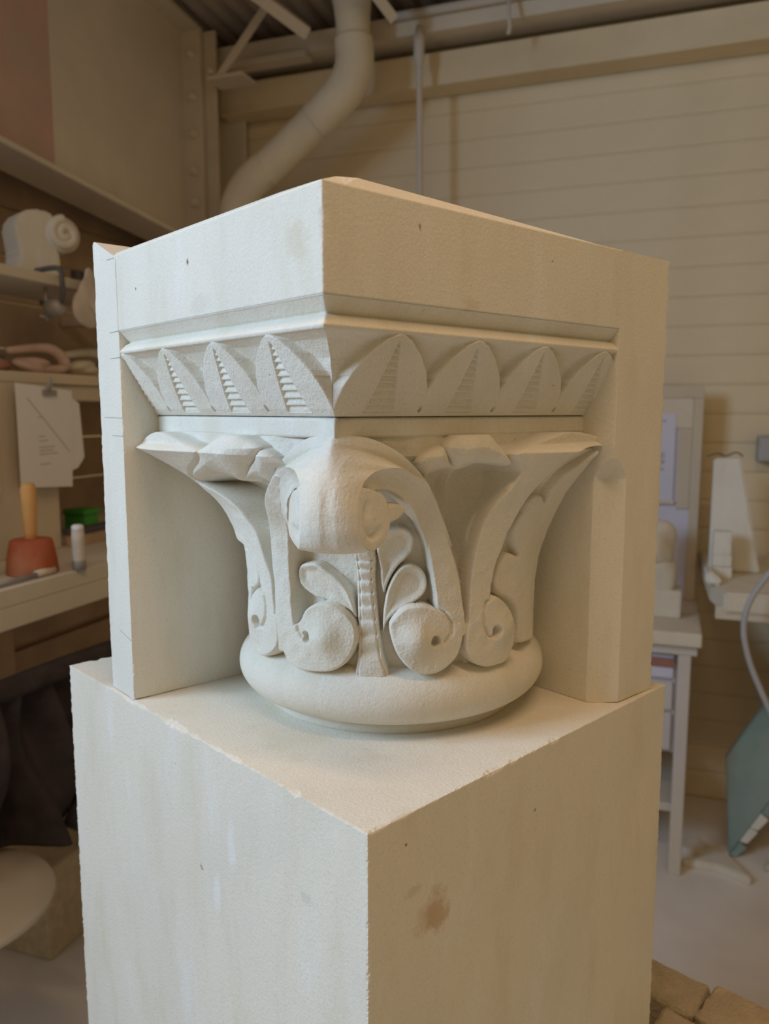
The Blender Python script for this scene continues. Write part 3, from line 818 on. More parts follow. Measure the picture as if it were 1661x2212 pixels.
def lump(name, par, c, s, mat, amp=.12, sub=3, seed=0, squash=None):
    bm = bmesh.new(); bmesh.ops.create_icosphere(bm, subdivisions=sub, radius=1)
    g = np.random.default_rng(seed); k = g.normal(0, 1, (5, 3)); ph = g.uniform(0, 6, 5)
    for v in bm.verts:
        d = np.array(v.co); f = 1 + amp * sum(math.sin(2.2 * float(k[i] @ d) + ph[i]) for i in range(5)) / 2.2
        d = d * f
        if squash: d = np.sign(d) * np.abs(d) ** squash
        v.co = (c[0] + d[0] * s[0], c[1] + d[1] * s[1], c[2] + d[2] * s[2])
    me = bpy.data.meshes.new(name); bm.to_mesh(me); bm.free()
    return link(name, me, mat, par, True)

M_CLAD = plain('dusty_cladding', (0.71, 0.59, 0.40), .85, .10, 3.0, .1, .002, dust=.35, dustcol=(0.80, 0.70, 0.52))
M_DARKB = plain('brown_boards', (0.50, 0.36, 0.25), .9, .18, 5.0, .15)
M_FLOOR = plain('dusty_concrete', (0.74, 0.67, 0.60), .95, .10, 6.0, .3, .003, dust=.5, dustcol=(0.84, 0.78, 0.71))
M_ROOF = plain('roof_sheet', (0.42, 0.36, 0.32), .7, .10, 4.0, .05)
M_STEEL = plain('dusty_steel', (0.74, 0.65, 0.54), .75, .10, 4.0, .1, dust=.3)
M_REDST = plain('faded_red_primer', (0.60, 0.37, 0.31), .85, .12, 9.0, .1, dust=.25, dustcol=(0.52, 0.40, 0.32))
M_DUCT = plain('dusty_duct', (0.74, 0.66, 0.50), .85, .08, 8.0, .2, dust=.3)
M_WOOD = plain('dusty_wood', (0.66, 0.54, 0.39), .85, .14, 7.0, .2, dust=.3)
M_PINE = plain('pale_timber', (0.62, 0.53, 0.40), .85, .12, 7.0, .15, dust=.35)
M_PAPER = plain('paper', (0.82, 0.80, 0.80), .9, .02, 5.0, 0)
M_INK = plain('ink', (0.40, 0.39, 0.41), .9, .05, 5.0, 0)
M_RED = plain('red_mallet_rubber', (0.42, 0.10, 0.04), .7, .12, 14.0, .1, dust=.08, dustcol=(0.5, 0.25, 0.14))
M_ORANGE = plain('orange_wood', (0.68, 0.38, 0.14), .7, .10, 14.0, .1)
M_GREEN = plain('green_plastic', (0.08, 0.36, 0.06), .6, .10, 14.0, 0)
M_DARK = plain('dark_metal', (0.10, 0.09, 0.085), .6, .2, 30.0, .1)
M_GREYM = plain('grey_metal', (0.38, 0.36, 0.34), .55, .12, 30.0, .1, metal=.4)
M_PINK = plain('dusty_pink_casting', (0.58, 0.42, 0.36), .85, .12, 14.0, .1)
M_CLOTH = plain('dark_cloth', (0.055, 0.042, 0.042), .95, .25, 25.0, .4)
M_RAG = plain('pale_rag', (0.60, 0.53, 0.45), .95, .1, 25.0, .3)
M_STONE2 = stone('limestone_pieces', (0.72, 0.66, 0.55))
M_STONE3 = stone('limestone_white', (0.78, 0.76, 0.70))
M_LILAC = plain('pale_lilac_board', (0.66, 0.66, 0.80), .8, .03, 4.0, 0)
M_TEAL = plain('teal_green_slab', (0.20, 0.30, 0.28), .35, .14, 9.0, .1, dust=.25, dustcol=(.36, .42, .40))
M_HOSE = plain('grey_hose', (0.42, 0.42, 0.43), .6, .05, 30.0, 0)
M_CABG = plain('dusty_grey_cabinet', (0.60, 0.56, 0.56), .8, .08, 6.0, .1, dust=.4)
M_REDBR = plain('red_brown_panel', (0.34, 0.17, 0.13), .8, .1, 9.0, 0)
M_BRICK = plain('rough_tan_stone', (0.66, 0.54, 0.37), .95, .22, 40.0, .8, .006, dust=.3, dustcol=(0.66, 0.56, 0.40))
M_PALEG = plain('pale_green_slab', (0.48, 0.62, 0.47), .6, .12, 12.0, 0)

# floor and roof
struct('floor', box_me(-0.3, 4.6, -5.6, 0.1, ZF - .08, ZF, 'floor'), M_FLOOR)
def roof():
    V = []; n = 0
    us = []
    u = -0.3
    while u < 4.6:
        us += [(u, 0), (u + .030, 0), (u + .038, .020), (u + .062, .020)]; u += .070
    for w in (-0.05, 5.6):
        for x, dz in us: V.append((x, -w, 1.655 + .055 * w + dz))
    m = len(us)
    F = [(i, i + 1, m + i + 1, m + i) for i in range(m - 1)]
    return mesh_py('ceiling', V, F)
struct('ceiling', roof(), M_ROOF)

# back wall: horizontal cladding boards
wb = struct('wall_back', box_me(-0.3, 4.6, 0.012, 0.08, ZF, 1.70, 'wall_back'), M_DARKB)
pm = bpy.data.meshes.new('plank')
bm = bmesh.new()
pf = [(0.012, 0.0), (-0.0045, 0.0005), (-0.0075, 0.010), (-0.0075, 0.086), (-0.0050, 0.0950), (0.012, 0.0955)]
va = [bm.verts.new((-0.3, y, z)) for y, z in pf]; vb = [bm.verts.new((4.6, y, z)) for y, z in pf]
for i in range(6): bm.faces.new((va[i], va[(i + 1) % 6], vb[(i + 1) % 6], vb[i]))
bm.faces.new(va); bm.faces.new(vb[::-1])
bmesh.ops.recalc_face_normals(bm, faces=bm.faces); bm.to_mesh(pm); bm.free()
pm.materials.append(M_CLAD)
z = ZF + 0.002
while z < 1.60:
    o = bpy.data.objects.new('plank', pm); COL.objects.link(o); o.parent = wb; o.location = (0, 0, z); z += 0.0955
# left wall with the window that lights the room
WL0, WL1, WZ0, WZ1 = 2.85, 4.35, 0.30, 1.70
wl = struct('wall_left', box_me(-0.22, -0.20, -5.6, -4.9, ZF, 1.60, 'wall_left'), M_DARKB)
def lplank(w0, w1, z0, z1):
    o = link('plank', box_me(-0.205, -0.185 + random.uniform(-.003, .003), -w1, -w0, z0 + .002, z1 - .002, 'plank', .002, 1), M_DARKB, wl)
z = ZF
while z < 1.68:
    z1 = z + 0.14
    if z1 <= WZ0 + .01 or z >= WZ1: lplank(0, 5.5, z, z1)
    else: lplank(0, WL0, z, z1); lplank(WL1, 5.5, z, z1)
    z = z1
wn = struct('window_1', box_me(-0.226, -0.220, -WL1, -WL0, WZ0, WZ1, 'window_1'), plain('window_glass', (.75, .8, .85), .1, .02, 3, 0))
for y0, y1, z0, z1 in ((-WL1, -WL0, WZ0 - .04, WZ0), (-WL1, -WL0, WZ1, WZ1 + .04), (-WL1 - .04, -WL1, WZ0 - .04, WZ1 + .04), (-WL0, -WL0 + .04, WZ0 - .04, WZ1 + .04), (-3.61, -3.59, WZ0, WZ1)):
    link('window_frame', box_me(-0.225, -0.19, y0, y1, z0, z1, 'window_frame'), M_PINE, wn)

# steel frame: haunched rafter, end plate, column, rails
raf = thing('steel_rafter', 0.04, 0.28, 0.0, 'deep steel rafter with bolted end plate and patch of faded red paint', 'steel beam')
def zb(w): return 0.900 + 0.094 * (w - .28)
prism('web', raf, [(-0.0, zb(.28)), (-.66, zb(.94)), (-.66, 1.67), (-0.0, 1.63)], -0.006, 0.006, M_STEEL, 'x')
prism('web', raf, [(-.66, zb(.94)), (-2.4, zb(2.68)), (-2.4, 1.78), (-.66, 1.67)], -0.006, 0.0061, M_REDST, 'x')
prism('bottom_flange', raf, [(0, zb(.28)), (-2.4, zb(2.68)), (-2.4, zb(2.68) - .016), (0, zb(.28) - .016)], -0.075, 0.078, M_STEEL, 'x', .002)
prism('top_flange', raf, [(0, 1.63), (-2.4, 1.76), (-2.4, 1.775), (0, 1.645)], -0.075, 0.078, M_STEEL, 'x', .002)
prism('stiffener', raf, [(-.32, zb(.60)), (-.36, zb(.64)), (-.63, 1.30), (-.60, 1.30)], 0.006, 0.009, M_STEEL, 'x')
ep = box('end_plate', raf, -0.078, 0.082, 0.0, 0.022, zb(.28) - .03, 1.64, M_PINE)
for zz in (1.548, 1.406, 1.281, 1.154, 1.045):
    b_ = turned('bolt', raf, [(0.017, 0), (0.017, .010), (0.012, .012), (0.012, .020), (0.004, .024)], M_STEEL, n=6, smooth=False)
    b_.rotation_euler = (math.pi / 2, 0, 0); b_.location = (0.050, 0.0, zz)
colm = thing('steel_column', 0.04, 0.255, ZF, 'pale steel column standing against the back wall under the rafter', 'column')
box('flange', colm, -0.12, 0.128, -0.0, 0.014, 0, 2.68, M_PINE); box('web', colm, -0.006, 0.006, 0.014, 0.20, 0, 2.68, M_STEEL); box('back_flange', colm, -0.12, 0.128, 0.20, 0.214, 0, 2.68, M_STEEL)
def rail(name, label, w, z0, z1, u0, u1, depth, mat, lip=.02):
    t = thing(name, 0, w, 0, label, 'rail')
    prism('channel', t, [(0, z0), (0, z1), (depth, z1), (depth, z1 - .006), (.008, z1 - .006), (.008, z0 + .006), (depth, z0 + .006), (depth, z0)], u0, u1, mat, 'x', .0015)
    return t
rail('wall_rail', 'broad horizontal sheeting rail running along the back wall behind the duct', .12, 1.395, 1.500, 0.10, 4.4, .105, M_CLAD)
er = rail('eaves_beam', 'upper eaves channel along the top of the back wall', .19, 1.535, 1.600, 0.13, 4.4, .12, M_STEEL)
tube('pipe', er, [(0.80, -.016, 1.592), (2.4, -.016, 1.594), (4.4, -.016, 1.596)], .014, M_CABG, 10)
box('splice_plate', er, .20, .50, -.03, .03, 1.512, 1.534, M_STEEL)
brc = thing('diagonal_brace', .235, .32, 1.44, 'slim diagonal steel brace rising from the column head to the roof', 'brace')
prism('strut', brc, [(-.020, 0), (.016, 0), (.236, .235), (.20, .235)], -.02, -.008, M_STEEL, 'y', .002)
box('gusset', brc, -.05, .09, -.025, .07, -.012, .0, M_STEEL); tube('bolt', brc, [(-.03, -.03, .004), (-.03, -.03, .02)], .010, M_STEEL, 8)
for lb, p0, p1, hw in (('square timber tie slanting down left of the duct under the roof', (.40, .56, 1.63), (.575, .36, 1.515), .026), ('square timber tie slanting down right of the duct under the roof', (.80, .56, 1.60), (.868, .36, 1.515), .022)):
    t = thing('roof_tie', p1[0], p1[1], p1[2], lb, 'timber')
    q0 = (p0[0] - p1[0], -(p0[1] - p1[1]), p0[2] - p1[2])
    o = tube('beam', t, [q0, (0, 0, 0)], hw, M_STEEL, 4)
    o.data.polygons.foreach_set('use_smooth', np.zeros(len(o.data.polygons), dtype=bool))
pur = thing('roof_purlin', .30, .60, 1.60, 'roof purlin crossing above the duct', 'purlin')
box('beam', pur, .10, 4.0, -.03, .03, .03, .10, M_STEEL)

# extraction duct
duct = thing('extraction_duct', .722, .335, 1.025, 'thick dusty extraction duct bending down the back wall', 'duct')
tube('upper_pipe', duct, [(-.006, 0, .635), (.0, 0, .54), (.004, 0, .44)], [.070, .058, .050], M_DUCT, 28)
tube('elbow', duct, [(.004, 0, .46), (.006, 0, .385), (-.02, -.004, .315), (-.085, -.006, .255), (-.135, -.006, .22)], [.062, .062, .062, .060, .059], M_DUCT, 28, 8)
tube('straight_pipe', duct, [(-.12, -.005, .232), (-.23, -.004, .152), (-.33, -.004, .082)], .056, M_DUCT, 28)
tube('lower_elbow', duct, [(-.31, -.004, .098), (-.385, -.004, .045), (-.43, -.002, -.02), (-.44, 0, -.12), (-.44, 0, -.5)], .058, M_DUCT, 28, 8)
cnd = thing('conduit', .915, .21, .9, 'thin vertical conduit dropping down the back wall beside the duct', 'conduit')
tube('pipe', cnd, [(0, 0, -.6), (-.003, 0, .2), (-.008, 0, .60)], .0105, M_CABG, 10)
turned('fitting', cnd, [(.011, .52), (.018, .55), (.018, .61), (.008, .65)], M_CABG, (-.008, 0, 0), 12)
hk = thing('hanging_hook', 1.21, .24, 1.48, 'small hook hanging from the eaves pipe', 'hook')
tube('hook', hk, [(0, 0, .10), (.002, -.02, .05), (.006, -.02, .0), (.0, -.015, -.02)], .006, M_CABG, 8)

# left wall: shelves, bench and what stands on them
sh = thing('upper_shelf', .1, 1.2, .605, 'long pale shelf board high on the dark wall', 'shelf')
box('board', sh, -.05, .20, -.9, .72, 0, .025, M_PINE)
box('bracket', sh, -.28, .12, .50, .53, -.03, -.001, M_DARKB); box('bracket', sh, -.28, .12, -.70, -.67, -.03, -.001, M_DARKB)
ls = thing('lower_shelf', .1, 1.2, .365, 'lower shelf board with pink castings above the clipboard', 'shelf')
box('board', ls, -.28, .20, -.9, .72, 0, .026, M_WOOD)
cb = thing('bench_cabinet', .1, 1.285, -.04, 'plain wooden cupboard standing on the bench under the lower shelf', 'cabinet')
box('front_panel', cb, .19, .21, -.9, 0, .0, .404, M_WOOD); box('side_panel', cb, -.26, .19, -.02, 0, .0, .404, M_WOOD)
box('batten', cb, -.28, .19, 0.0, .80, .365, .404, M_WOOD)
bn = thing('work_bench', .2, 1.3, ZF, 'heavy wooden work bench along the dark wall', 'bench')
box('top', bn, -.38, .35, -1.3, 1.0, .975, 1.01, M_PINE); box('apron', bn, .325, .35, -1.3, 1.0, .930, .975, M_PINE)
for y in (-1.2, .2, .9):
    box('leg', bn, .24, .31, y - .04, y + .04, 0, .975, M_DARKB); box('leg', bn, -.36, -.29, y - .04, y + .04, 0, .975, M_DARKB)
box('back_board', bn, -.38, -.36, -1.3, 1.0, .2, .6, M_DARKB); box('back_board', bn, -.38, -.36, -1.3, 1.0, .62, .95, M_DARKB)
# mallet
ml = thing('mallet', .478, 1.56, -.04, 'red-headed mallet standing on its head on the bench with orange handle upright', 'mallet')
turned('head', ml, [(.050, 0), (.052, .004), (.050, .03), (.043, .068), (.040, .072), (.012, .074)], M_RED)
turned('handle', ml, [(.012, .06), (.0125, .09), (.015, .14), (.016, .178), (.012, .19)], M_ORANGE, n=16)
# clipboard
cp_ = thing('clipboard', .335, 1.345, .113, 'white drawing sheets clipped to the cupboard front', 'clipboard')
def sheet(name, pts, th=.0012, mat=M_PAPER, off=0, par=None):
    return prism(name, par or cp_, pts, off, off + th, mat, 'x')
sh1 = sheet('sheet', [(-.092, .012), (.074, .0), (.088, .236), (-.092, .25)], off=.004)
sheet('back_sheet', [(.04, .03), (.10, .045), (.125, .07), (.115, .205), (.05, .24)], off=.001)
for z0, w_ in ((.10, .05), (.092, .045), (.115, .03), (.084, .06), (.125, .02), (.06, .035), (.17, .015)):
    sheet('drawn_line', [(-.03, z0), (-.03 + w_, z0 + .001), (-.03 + w_, z0 + .003), (-.03, z0 + .002)], .0004, M_INK, .0053, sh1)
sheet('drawn_line', [(-.06, .215), (.07, .085), (.07, .088), (-.06, .218)], .0004, M_INK, .0053, sh1)
box('clip', cp_, .003, .012, -.012, .030, .222, .236, M_GREYM, .001)
tube('clip_lever', cp_, [(.010, .0, .232), (.018, .004, .262), (.012, .008, .232)], .003, M_GREYM, 8)
p2 = thing('pinned_note', .335, 1.60, .10, 'second white paper at the picture edge on the cupboard', 'paper')
prism('sheet', p2, [(-.12, .0), (.105, .02), (.105, .22), (-.12, .22)], 0, .0012, M_PAPER, 'x')
# small things on the bench
jb = thing('white_bottle', .548, 1.50, -.04, 'slim white bottle at the bench edge beside the mallet', 'bottle')
turned('body', jb, [(.012, 0), (.013, .003), (.013, .012), (.0135, .06), (.013, .085)], M_RAG, n=18); turned('cap', jb, [(.0125, .085), (.0125, .095), (.009, .098)], M_PAPER, n=18); turned('dark_base', jb, [(.0136, .0), (.0138, .02), (.0136, .022)], M_GREYM, n=18)
gb = thing('green_box', .19, 1.07, -.04, 'green plastic box at the back of the bench', 'box')
box('body', gb, -.035, .035, -.03, .03, 0, .052, M_GREEN, .006); box('lid', gb, -.038, .038, -.033, .033, .052, .068, M_GREEN, .005)
gs = thing('green_tool', .40, 1.615, -.04, 'green-handled tool lying left of the mallet', 'tool')
tube('handle', gs, [(-.02, -.10, .03), (.0, -.03, .032), (.01, .015, .030)], [.013, .015, .012], M_GREEN, 12); tube('blade', gs, [(-.03, -.02, .01), (.0, -.01, .010), (.03, .01, .010)], .009, M_GREYM, 8)
ck = thing('dark_brush', .33, 1.22, -.04, 'dark wooden brush lying behind the white bottle', 'brush')
box('back', ck, -.02, .02, -.06, .10, .03, .045, M_DARK, .004); box('bristles', ck, -.016, .016, -.055, .06, .0, .03, M_DARKB, .002)
chs = thing('chisel', .525, 1.62, -.04, 'long chisel lying along the bench front edge', 'chisel')
tube('blade', chs, [(0, -.10, .007), (.0, .02, .007)], .0055, M_GREYM, 8); tube('handle', chs, [(0, .02, .008), (0, .07, .008)], .008, M_WOOD, 10)
# shelf load
vs = thing('scroll_bracket', .145, 1.14, .630, 'cream stone scroll bracket standing on the upper shelf', 'stone carving', rz=1.15)
prism('body', vs, [(-.075, 0), (.045, 0), (.045, .05), (.040, .10), (.05, .135), (.035, .175), (-.0, .185), (-.045, .175), (-.07, .14), (-.06, .07)], -.05, .05, M_STONE2, 'y', .008)
sc_ = tube('scroll', vs, [(.055 + .042 * math.cos(q) * (1 - q / 14), -.052, .130 + .042 * math.sin(q) * (1 - q / 14)) for q in np.linspace(1.6, 12.2, 40)], .013, M_STONE2, 10, 2)
turned('scroll_eye', vs, [(.046, 0), (.046, .10), (.03, .104)], M_STONE2, n=24).matrix_local = Matrix.Translation((.052, .05, .128)) @ Matrix.Rotation(math.pi / 2, 4, 'X')
ot = thing('orange_tool', .14, 1.36, .630, 'orange hand tool at the left end of the upper shelf', 'tool')
tube('body', ot, [(-.02, -.12, .035), (0, -.04, .038), (.02, .04, .034)], [.02, .026, .018], M_ORANGE, 12); box('base', ot, -.03, .03, -.10, .02, 0, .014, M_GREYM)
rk = thing('dark_comb_rack', .20, .97, .631, 'dark toothed rack lying on the upper shelf', 'rack')
box('bar', rk, -.02, .02, -.10, .12, .0, .010, M_WOOD)
for i in range(9): box('tooth', rk, -.012, .012, -.095 + i * .024, -.079 + i * .024, .010, .046, M_DARK, .002)
cl = thing('screw_clamp', .318, 1.255, .55, 'small dark screw clamp gripping the upper shelf edge', 'clamp')
tube('frame', cl, [(-.07, 0, .092), (-.01, 0, .095), (.006, 0, .08), (.006, 0, .02), (-.02, 0, .012), (-.06, 0, .014)], .0065, M_DARK, 8)
tube('screw', cl, [(-.045, 0, -.03), (-.045, 0, .05)], .005, M_GREYM, 8); tube('tommy_bar', cl, [(-.045, -.022, -.02), (-.045, .022, -.024)], .004, M_GREYM, 8)
lump('jaw', cl, (-.02, 0, .0), (.03, .022, .022), M_GREYM, .2, 2, 3)
rg = thing('pale_rag', .332, 1.150, .55, 'pale rag hanging over the upper shelf edge beside the clamp', 'rag')
lump('cloth', rg, (0, 0, .028), (.018, .055, .062), M_RAG, .28, 4, 8); lump('fold', rg, (-.005, .06, .055), (.02, .05, .03), M_RAG, .25, 3, 9)
for i, (w_, lb, s_) in enumerate(((1.225, 'pink bent casting on the lower shelf above the clipboard', 1.0), (1.045, 'pale looped casting lying right of the pink one on the lower shelf', .9))):
    t = thing('bent_casting', .22, w_, .394, lb, 'casting')
    m_ = M_PINK if i == 0 else M_STONE2
    tube('loop', t, [(-.01, -.10, .05), (0, -.02, .062), (.012, .03, .060), (.015, .065, .032), (.01, .050, .012), (0, -.04, .012)], [.009, .011, .014, .016, .012, .011], m_, 12)
    lump('foot', t, (.0, -.03, .020), (.030, .055, .020), m_, .2, 3, i + 20)
for i, (w_, lb) in enumerate(((1.40, 'dark iron tool at the left end of the lower shelf'), (.90, 'dark red lump at the right end of the lower shelf'))):
    t = thing('iron_tool', .20, w_, .391, lb, 'tool')
    tube('bar', t, [(-.01, -.07, .03), (0, 0, .042), (.01, .06, .03)], .012, M_DARK if i == 0 else M_REDBR, 10); lump('knob', t, (.01, .05, .018), (.025, .03, .018), M_REDBR, .15, 3, 30 + i)
# jacket hanging under the bench
jk = thing('dark_jacket', .548, 1.59, -.62, 'dark brown cloth jacket hanging from the bench front', 'jacket')
def drape():
    nr, nc = 40, 60
    V = []
    for i in range(nr):
        t = i / (nr - 1)
        for j in range(nc):
            s_ = j / (nc - 1)
            y = -.24 + .46 * s_ + .06 * t * (s_ - .5)
            z = .40 - .28 * t - .035 * math.sin(s_ * 5) * t
            x = .045 + .055 * math.sin(s_ * 17 + t * 2.6) * (.25 + .75 * t) + .02 * math.sin(s_ * 41 - t * 4) + .01 * t
            V.append((x, y, z))
    return mesh_py('cloth', V, [tuple(f) for f in grid_faces(nr, nc)])
jo = link('cloth', drape(), M_CLOTH, jk, True); sm = jo.modifiers.new('thick', 'SOLIDIFY'); sm.thickness = .012
tube('sleeve', jk, [(.075, .12, .37), (.085, .09, .28), (.095, .02, .17), (.09, -.06, .08)], [.03, .036, .036, .03], M_CLOTH, 16)
tube('collar', jk, [(.03, -.24, .40), (.06, -.05, .41), (.04, .22, .39)], .022, M_CLOTH, 12)
rd = thing('brown_peg_rail', .53, 1.80, -.26, 'reddish brown wooden peg rail holding the jacket', 'rail')
box('bar', rd, -.02, .0, -.20, .42, -.03, .02, M_REDBR, .004)
# round stool in front of the bench
st = thing('round_stool', .59, 1.91, ZF, 'pale round-edged stool seat in front of the dark jacket', 'stool')
turned('seat', st, [(.155, .485), (.168, .490), (.172, .498), (.168, .507), (.10, .512), (.01, .512)], M_PINE, n=56)
turned('column', st, [(.03, .02), (.022, .05), (.022, .46), (.06, .485)], M_DARKB, n=18); turned('foot', st, [(.13, 0), (.13, .012), (.03, .03)], M_DARKB, n=36)
lb_ = thing('rough_block', .353, 1.445, ZF, 'brownish square stone block on the floor below the stool seat', 'stone block')
box('block', lb_, -.30, 0, 0, .34, 0, .235, M_BRICK, .010)
bk = thing('tub', .20, .86, ZF, 'dusty round tub on the floor behind the square stone block', 'tub')
turned('body', bk, [(.12, 0), (.15, .36), (.142, .36), (.112, .02)], M_DARKB, n=32)
tube('rim', bk, [(.15 * math.cos(q), .15 * math.sin(q), .36) for q in np.linspace(0, 2 * math.pi, 24)], .010, M_GREYM, 10, 2)

# right side: dusty cabinet with a pinboard, stones on it
cb2 = thing('machine_cabinet', 1.70, .32, ZF, 'dusty grey cabinet on slim legs with drawer fronts at right', 'cabinet')
box('worktop', cb2, -.30, .145, -.24, .20, .695, .735, M_STONE2, .006)
box('top_board', cb2, -.29, .135, -.22, .20, .665, .695, M_CABG)
box('carcass', cb2, -.28, .085, -.18, .18, .36, .665, M_CABG)
dw = box('drawer', cb2, -.26, .075, -.192, -.18, .585, .655, M_LILAC); dh = box('drawer_strip', dw, -.26, .075, -.196, -.192, .618, .645, M_REDBR, .001)
box('drawer', cb2, -.26, .075, -.192, -.18, .49, .575, M_CABG); box('drawer', cb2, -.26, .075, -.192, -.18, .37, .48, M_CABG)
for x in (-.27, .085):
    for y in (-.20, .18): box('leg', cb2, x, x + .035, y - .018, y + .018, 0, .665, M_CABG, .004)
box('shelf', cb2, -.27, .11, -.19, .19, .18, .205, M_CABG)
pbd = thing('pinboard', 1.68, .14, -.315, 'tall pinboard in a wooden frame leaning behind the cabinet with pale sheets', 'pinboard')
box('board', pbd, -.30, .135, 0, .02, 0, .675, M_LILAC); box('frame_top', pbd, -.30, .155, -.008, .022, .655, .69, M_PINE); box('frame_side', pbd, .125, .155, -.008, .022, .0, .655, M_PINE)
box('header', pbd, -.30, .125, -.006, 0, .56, .655, M_STEEL); box('wood_strip', pbd, .085, .125, -.007, 0, .30, .56, M_PINE)
pp = box('printed_sheet', pbd, -.12, .075, -.009, -.006, .325, .605, M_LILAC, .0005)
for z0 in (.425, .445, .452, .465, .475, .58): 
    box('text_line', pp, -.05, .045, -.0102, -.009, z0, z0 + .005, M_INK, 0)
box('sheet_ledge', pbd, -.12, .08, -.014, -.006, .315, .325, M_STEEL, .001)  # narrow tan ledge projecting just below the printed sheet
bu = thing('stone_bust', 1.715, .36, -.315, 'rough cream stone bust fragment standing on the cabinet', 'stone carving')
box('plinth', bu, -.06, .075, -.05, .06, 0, .085, M_STONE2, .008); lump('neck', bu, (.005, 0, .13), (.055, .05, .075), M_STONE2, .15, 4, 5, .85); lump('head', bu, (-.005, .0, .215), (.068, .062, .075), M_STONE2, .22, 4, 11)
br = thing('side_bench', 2.15, .42, ZF, 'thick dusty stone-topped bench by the back wall at right', 'bench')
prism('top', br, [(-.30, .40), (.9, .40), (.9, -.22), (-.26, -.22), (-.29, -.10)], .82, .875, M_STONE2, 'z', .006)
box('front_board', br, -.28, .9, -.21, -.18, .80, .835, M_PINE); box('green_slab', br, -.11, .9, -.255, -.225, .795, .845, M_PALEG, .005)
for x in (.1, .75): box('leg', br, x, x + .07, -.12, -.05, 0, .82, M_DARKB); box('leg', br, x, x + .07, .25, .32, 0, .82, M_DARKB)
oo = thing('offcut', 1.868, .50, -.175, 'small pale stone offcut at the left corner of the stone-topped bench', 'stone piece')
prism('piece', oo, [(-.022, .0), (.02, .0), (.022, .01), (-.012, .04), (-.022, .034)], -.05, .05, M_STONE3, 'y', .006)
ste = thing('tapered_slab', 1.93, .33, -.175, 'tall tapered white stone slab leaning on the wall above the bench', 'stone slab')
so = prism('slab', ste, [(-.068, 0), (.072, 0), (.008, .335), (-.066, .335)], -.02, .03, M_STONE3, 'y', .005); so.rotation_euler = (-.10, 0, 0)
nt = thing('notched_stone', 1.893, .43, -.175, 'small stepped stone sample in front of the tapered slab', 'stone piece')
for i, (wd, z0, z1) in enumerate(((.026, 0, .03), (.024, .034, .064), (.022, .068, .095), (.022, .099, .13))): box('step', nt, -.026, wd, -.02 + .003 * i, .03, z0, z1 + .003, M_STONE3, .003)
box('core', nt, -.022, .018, -.012, .028, 0, .13, M_STONE3, .001)
gx = thing('wall_box', 2.05, .02, .135, 'small grey electrical box on the back wall at the right edge', 'socket box')
box('body', gx, -.045, .06, -.05, .005, 0, .085, M_GREYM, .006); box('cover', gx, -.04, .055, -.056, -.05, .006, .079, M_HOSE, .003)
hs = thing('air_hose', 1.98, .72, -.30, 'grey air hose looping down in front of the stone-topped bench', 'hose')
tube('hose', hs, [(.30, .02, .75), (.16, .0, .42), (.02, 0, .225), (-.035, 0, .13), (-.048, 0, .06), (-.036, 0, -.01), (-.01, 0, -.08), (.05, -.01, -.20), (.2, -.02, -.45)], .0075, M_HOSE, 12, 8)
tl = thing('stone_offcut_string', 1.895, .30, .165, 'thin wire tied over the tapered slab tip', 'wire')
tube('wire', tl, [(-.05, .0, .0), (-.02, .01, .008), (.0, -.01, .002), (.03, .01, .012), (.05, .02, .0)], .002, M_DARK, 6)
# leaning green slab and pieces on the floor
lg = thing('leaning_green_slab', 1.962, .36, ZF, 'dark teal polished stone slab leaning at the right edge', 'stone slab')
sl_ = prism('slab', lg, [(0, 0), (-.022, .30), (.30, .86), (.33, .58)], -.012, .014, M_TEAL, 'y', .003); sl_.rotation_euler = (-.10, 0, 0)
for k in range(12):
    a_, b_ = k / 12, (k + 1) / 12
    g = prism('broken_edge', lg, [(.33 * a_, .58 * a_), (.33 * b_, .58 * b_), (.33 * b_ + .022, .58 * b_ - .012 - .008 * random.random()), (.33 * a_ + .022, .58 * a_ - .010 * random.random() - .002 if k else .0)], -.014 - .006 * random.random(), .012, M_STONE3 if k % 3 else M_TEAL, 'y', .002); g.rotation_euler = (-.10, 0, 0)
bd = thing('leaning_plank', 2.07, .42, ZF, 'pale plank leaning beside the teal slab', 'plank')
bo = box('board', bd, -.02, .03, -.012, .012, 0, .9, M_PINE); bo.rotation_euler = (0, .62, 0)
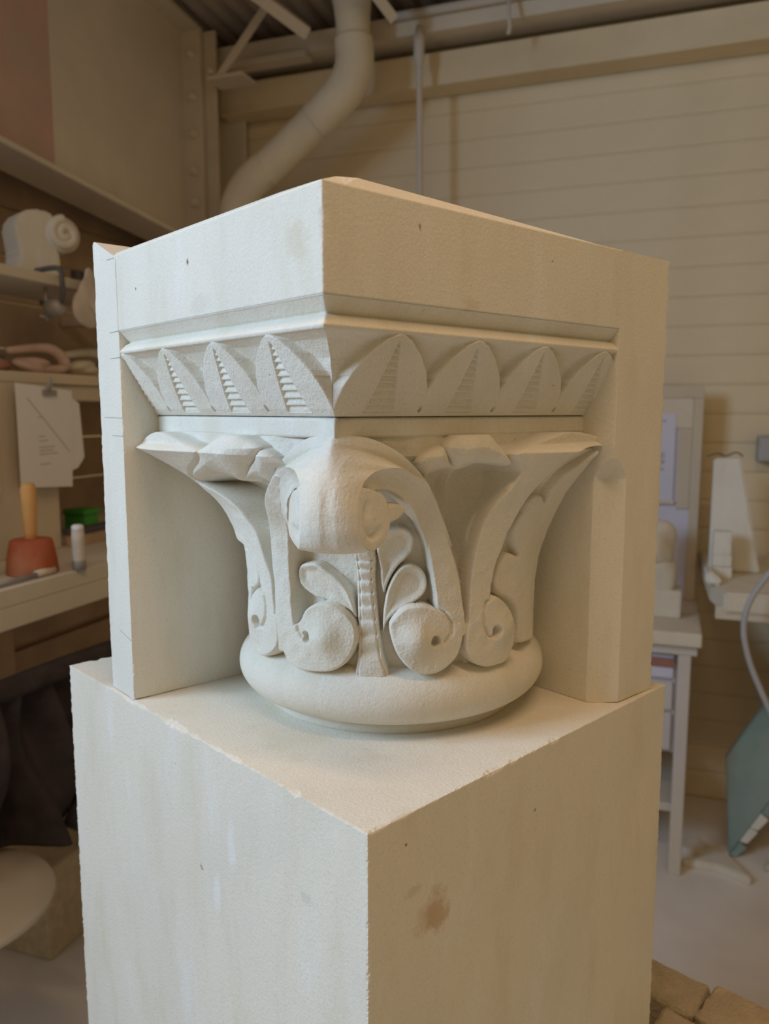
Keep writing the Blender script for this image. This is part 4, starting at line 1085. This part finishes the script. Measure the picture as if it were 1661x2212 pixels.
for i, (u, w_, poly, lb) in enumerate((
        (1.84, .36, [(-.02, .015), (.02, .05), (.11, -.04), (.05, -.06), (-.03, -.03)], 'thin stone flake on the floor nearest the cabinet leg'),
        (1.90, .46, [(-.075, -.02), (.05, .06), (.11, -.06), (.02, -.02)], 'triangular stone flake on the floor in front of the teal slab'))):
    t = thing('stone_flake', u, w_, ZF, lb, 'stone flake', 'flakes on the floor')
    prism('flake', t, poly, 0, .016 + .01 * i, M_STONE2, 'z', .003)
# stack of rough stones at lower right
pk = thing('stone_stack', 1.80, 1.80, ZF, 'stack of rough tan stone blocks at lower right beside the plain block', 'stone stack', rz=-.39)
rs_ = random.Random(5)
for lay in range(5):
    z0 = lay * .112
    for r_, (y0, y1) in enumerate(((-.02, .055), (-.098, -.024), (-.176, -.102))):
        if lay < 4 and r_ == 1: continue
        x = (-.105, -.035, .03)[r_] + (.03 if lay % 2 else 0)
        while x < .48:
            ln = rs_.uniform(.075, .115)
            bme = box_me(x, x + ln - .004, y0 + rs_.uniform(-.002, .002), y1 + (rs_.uniform(-.010, .006) if r_ == 0 else 0), z0, z0 + .108 - rs_.uniform(0, .006), 'rough_stone', .004, 1)
            b2 = bmesh.new(); b2.from_mesh(bme)
            bmesh.ops.subdivide_edges(b2, edges=[e for e in b2.edges if e.calc_length() > .02], cuts=3, use_grid_fill=True)
            for v in b2.verts: v.co += Vector((rs_.uniform(-1, 1), rs_.uniform(-1, 1), rs_.uniform(-1, 1))) * .0018
            b2.to_mesh(bme); b2.free()
            link('rough_stone', bme, M_BRICK, pk)
            x += ln

# ceiling lamp of the workshop (above and to the right of the stone, out of the picture)
lp = thing('strip_lamp', 1.85, 2.72, 1.74, 'white strip lamp hanging from the roof above the photographer', 'lamp')
box('housing', lp, -.65, .65, -.06, .06, .02, .06, M_PAPER, .004)
box('hanger', lp, -.40, -.38, -.01, .01, .06, .13, M_GREYM, .001); box('hanger', lp, .38, .40, -.01, .01, .06, .13, M_GREYM, .001)
lt = bpy.data.lights.new('lamp_light', 'AREA'); lt.shape = 'RECTANGLE'; lt.size, lt.size_y = 1.25, .12
lt.energy = 13.0; lt.color = (1.0, 0.66, 0.37)
lto = bpy.data.objects.new('lamp_light', lt); COL.objects.link(lto); lto.parent = lp; lto.location = (0, 0, .012)
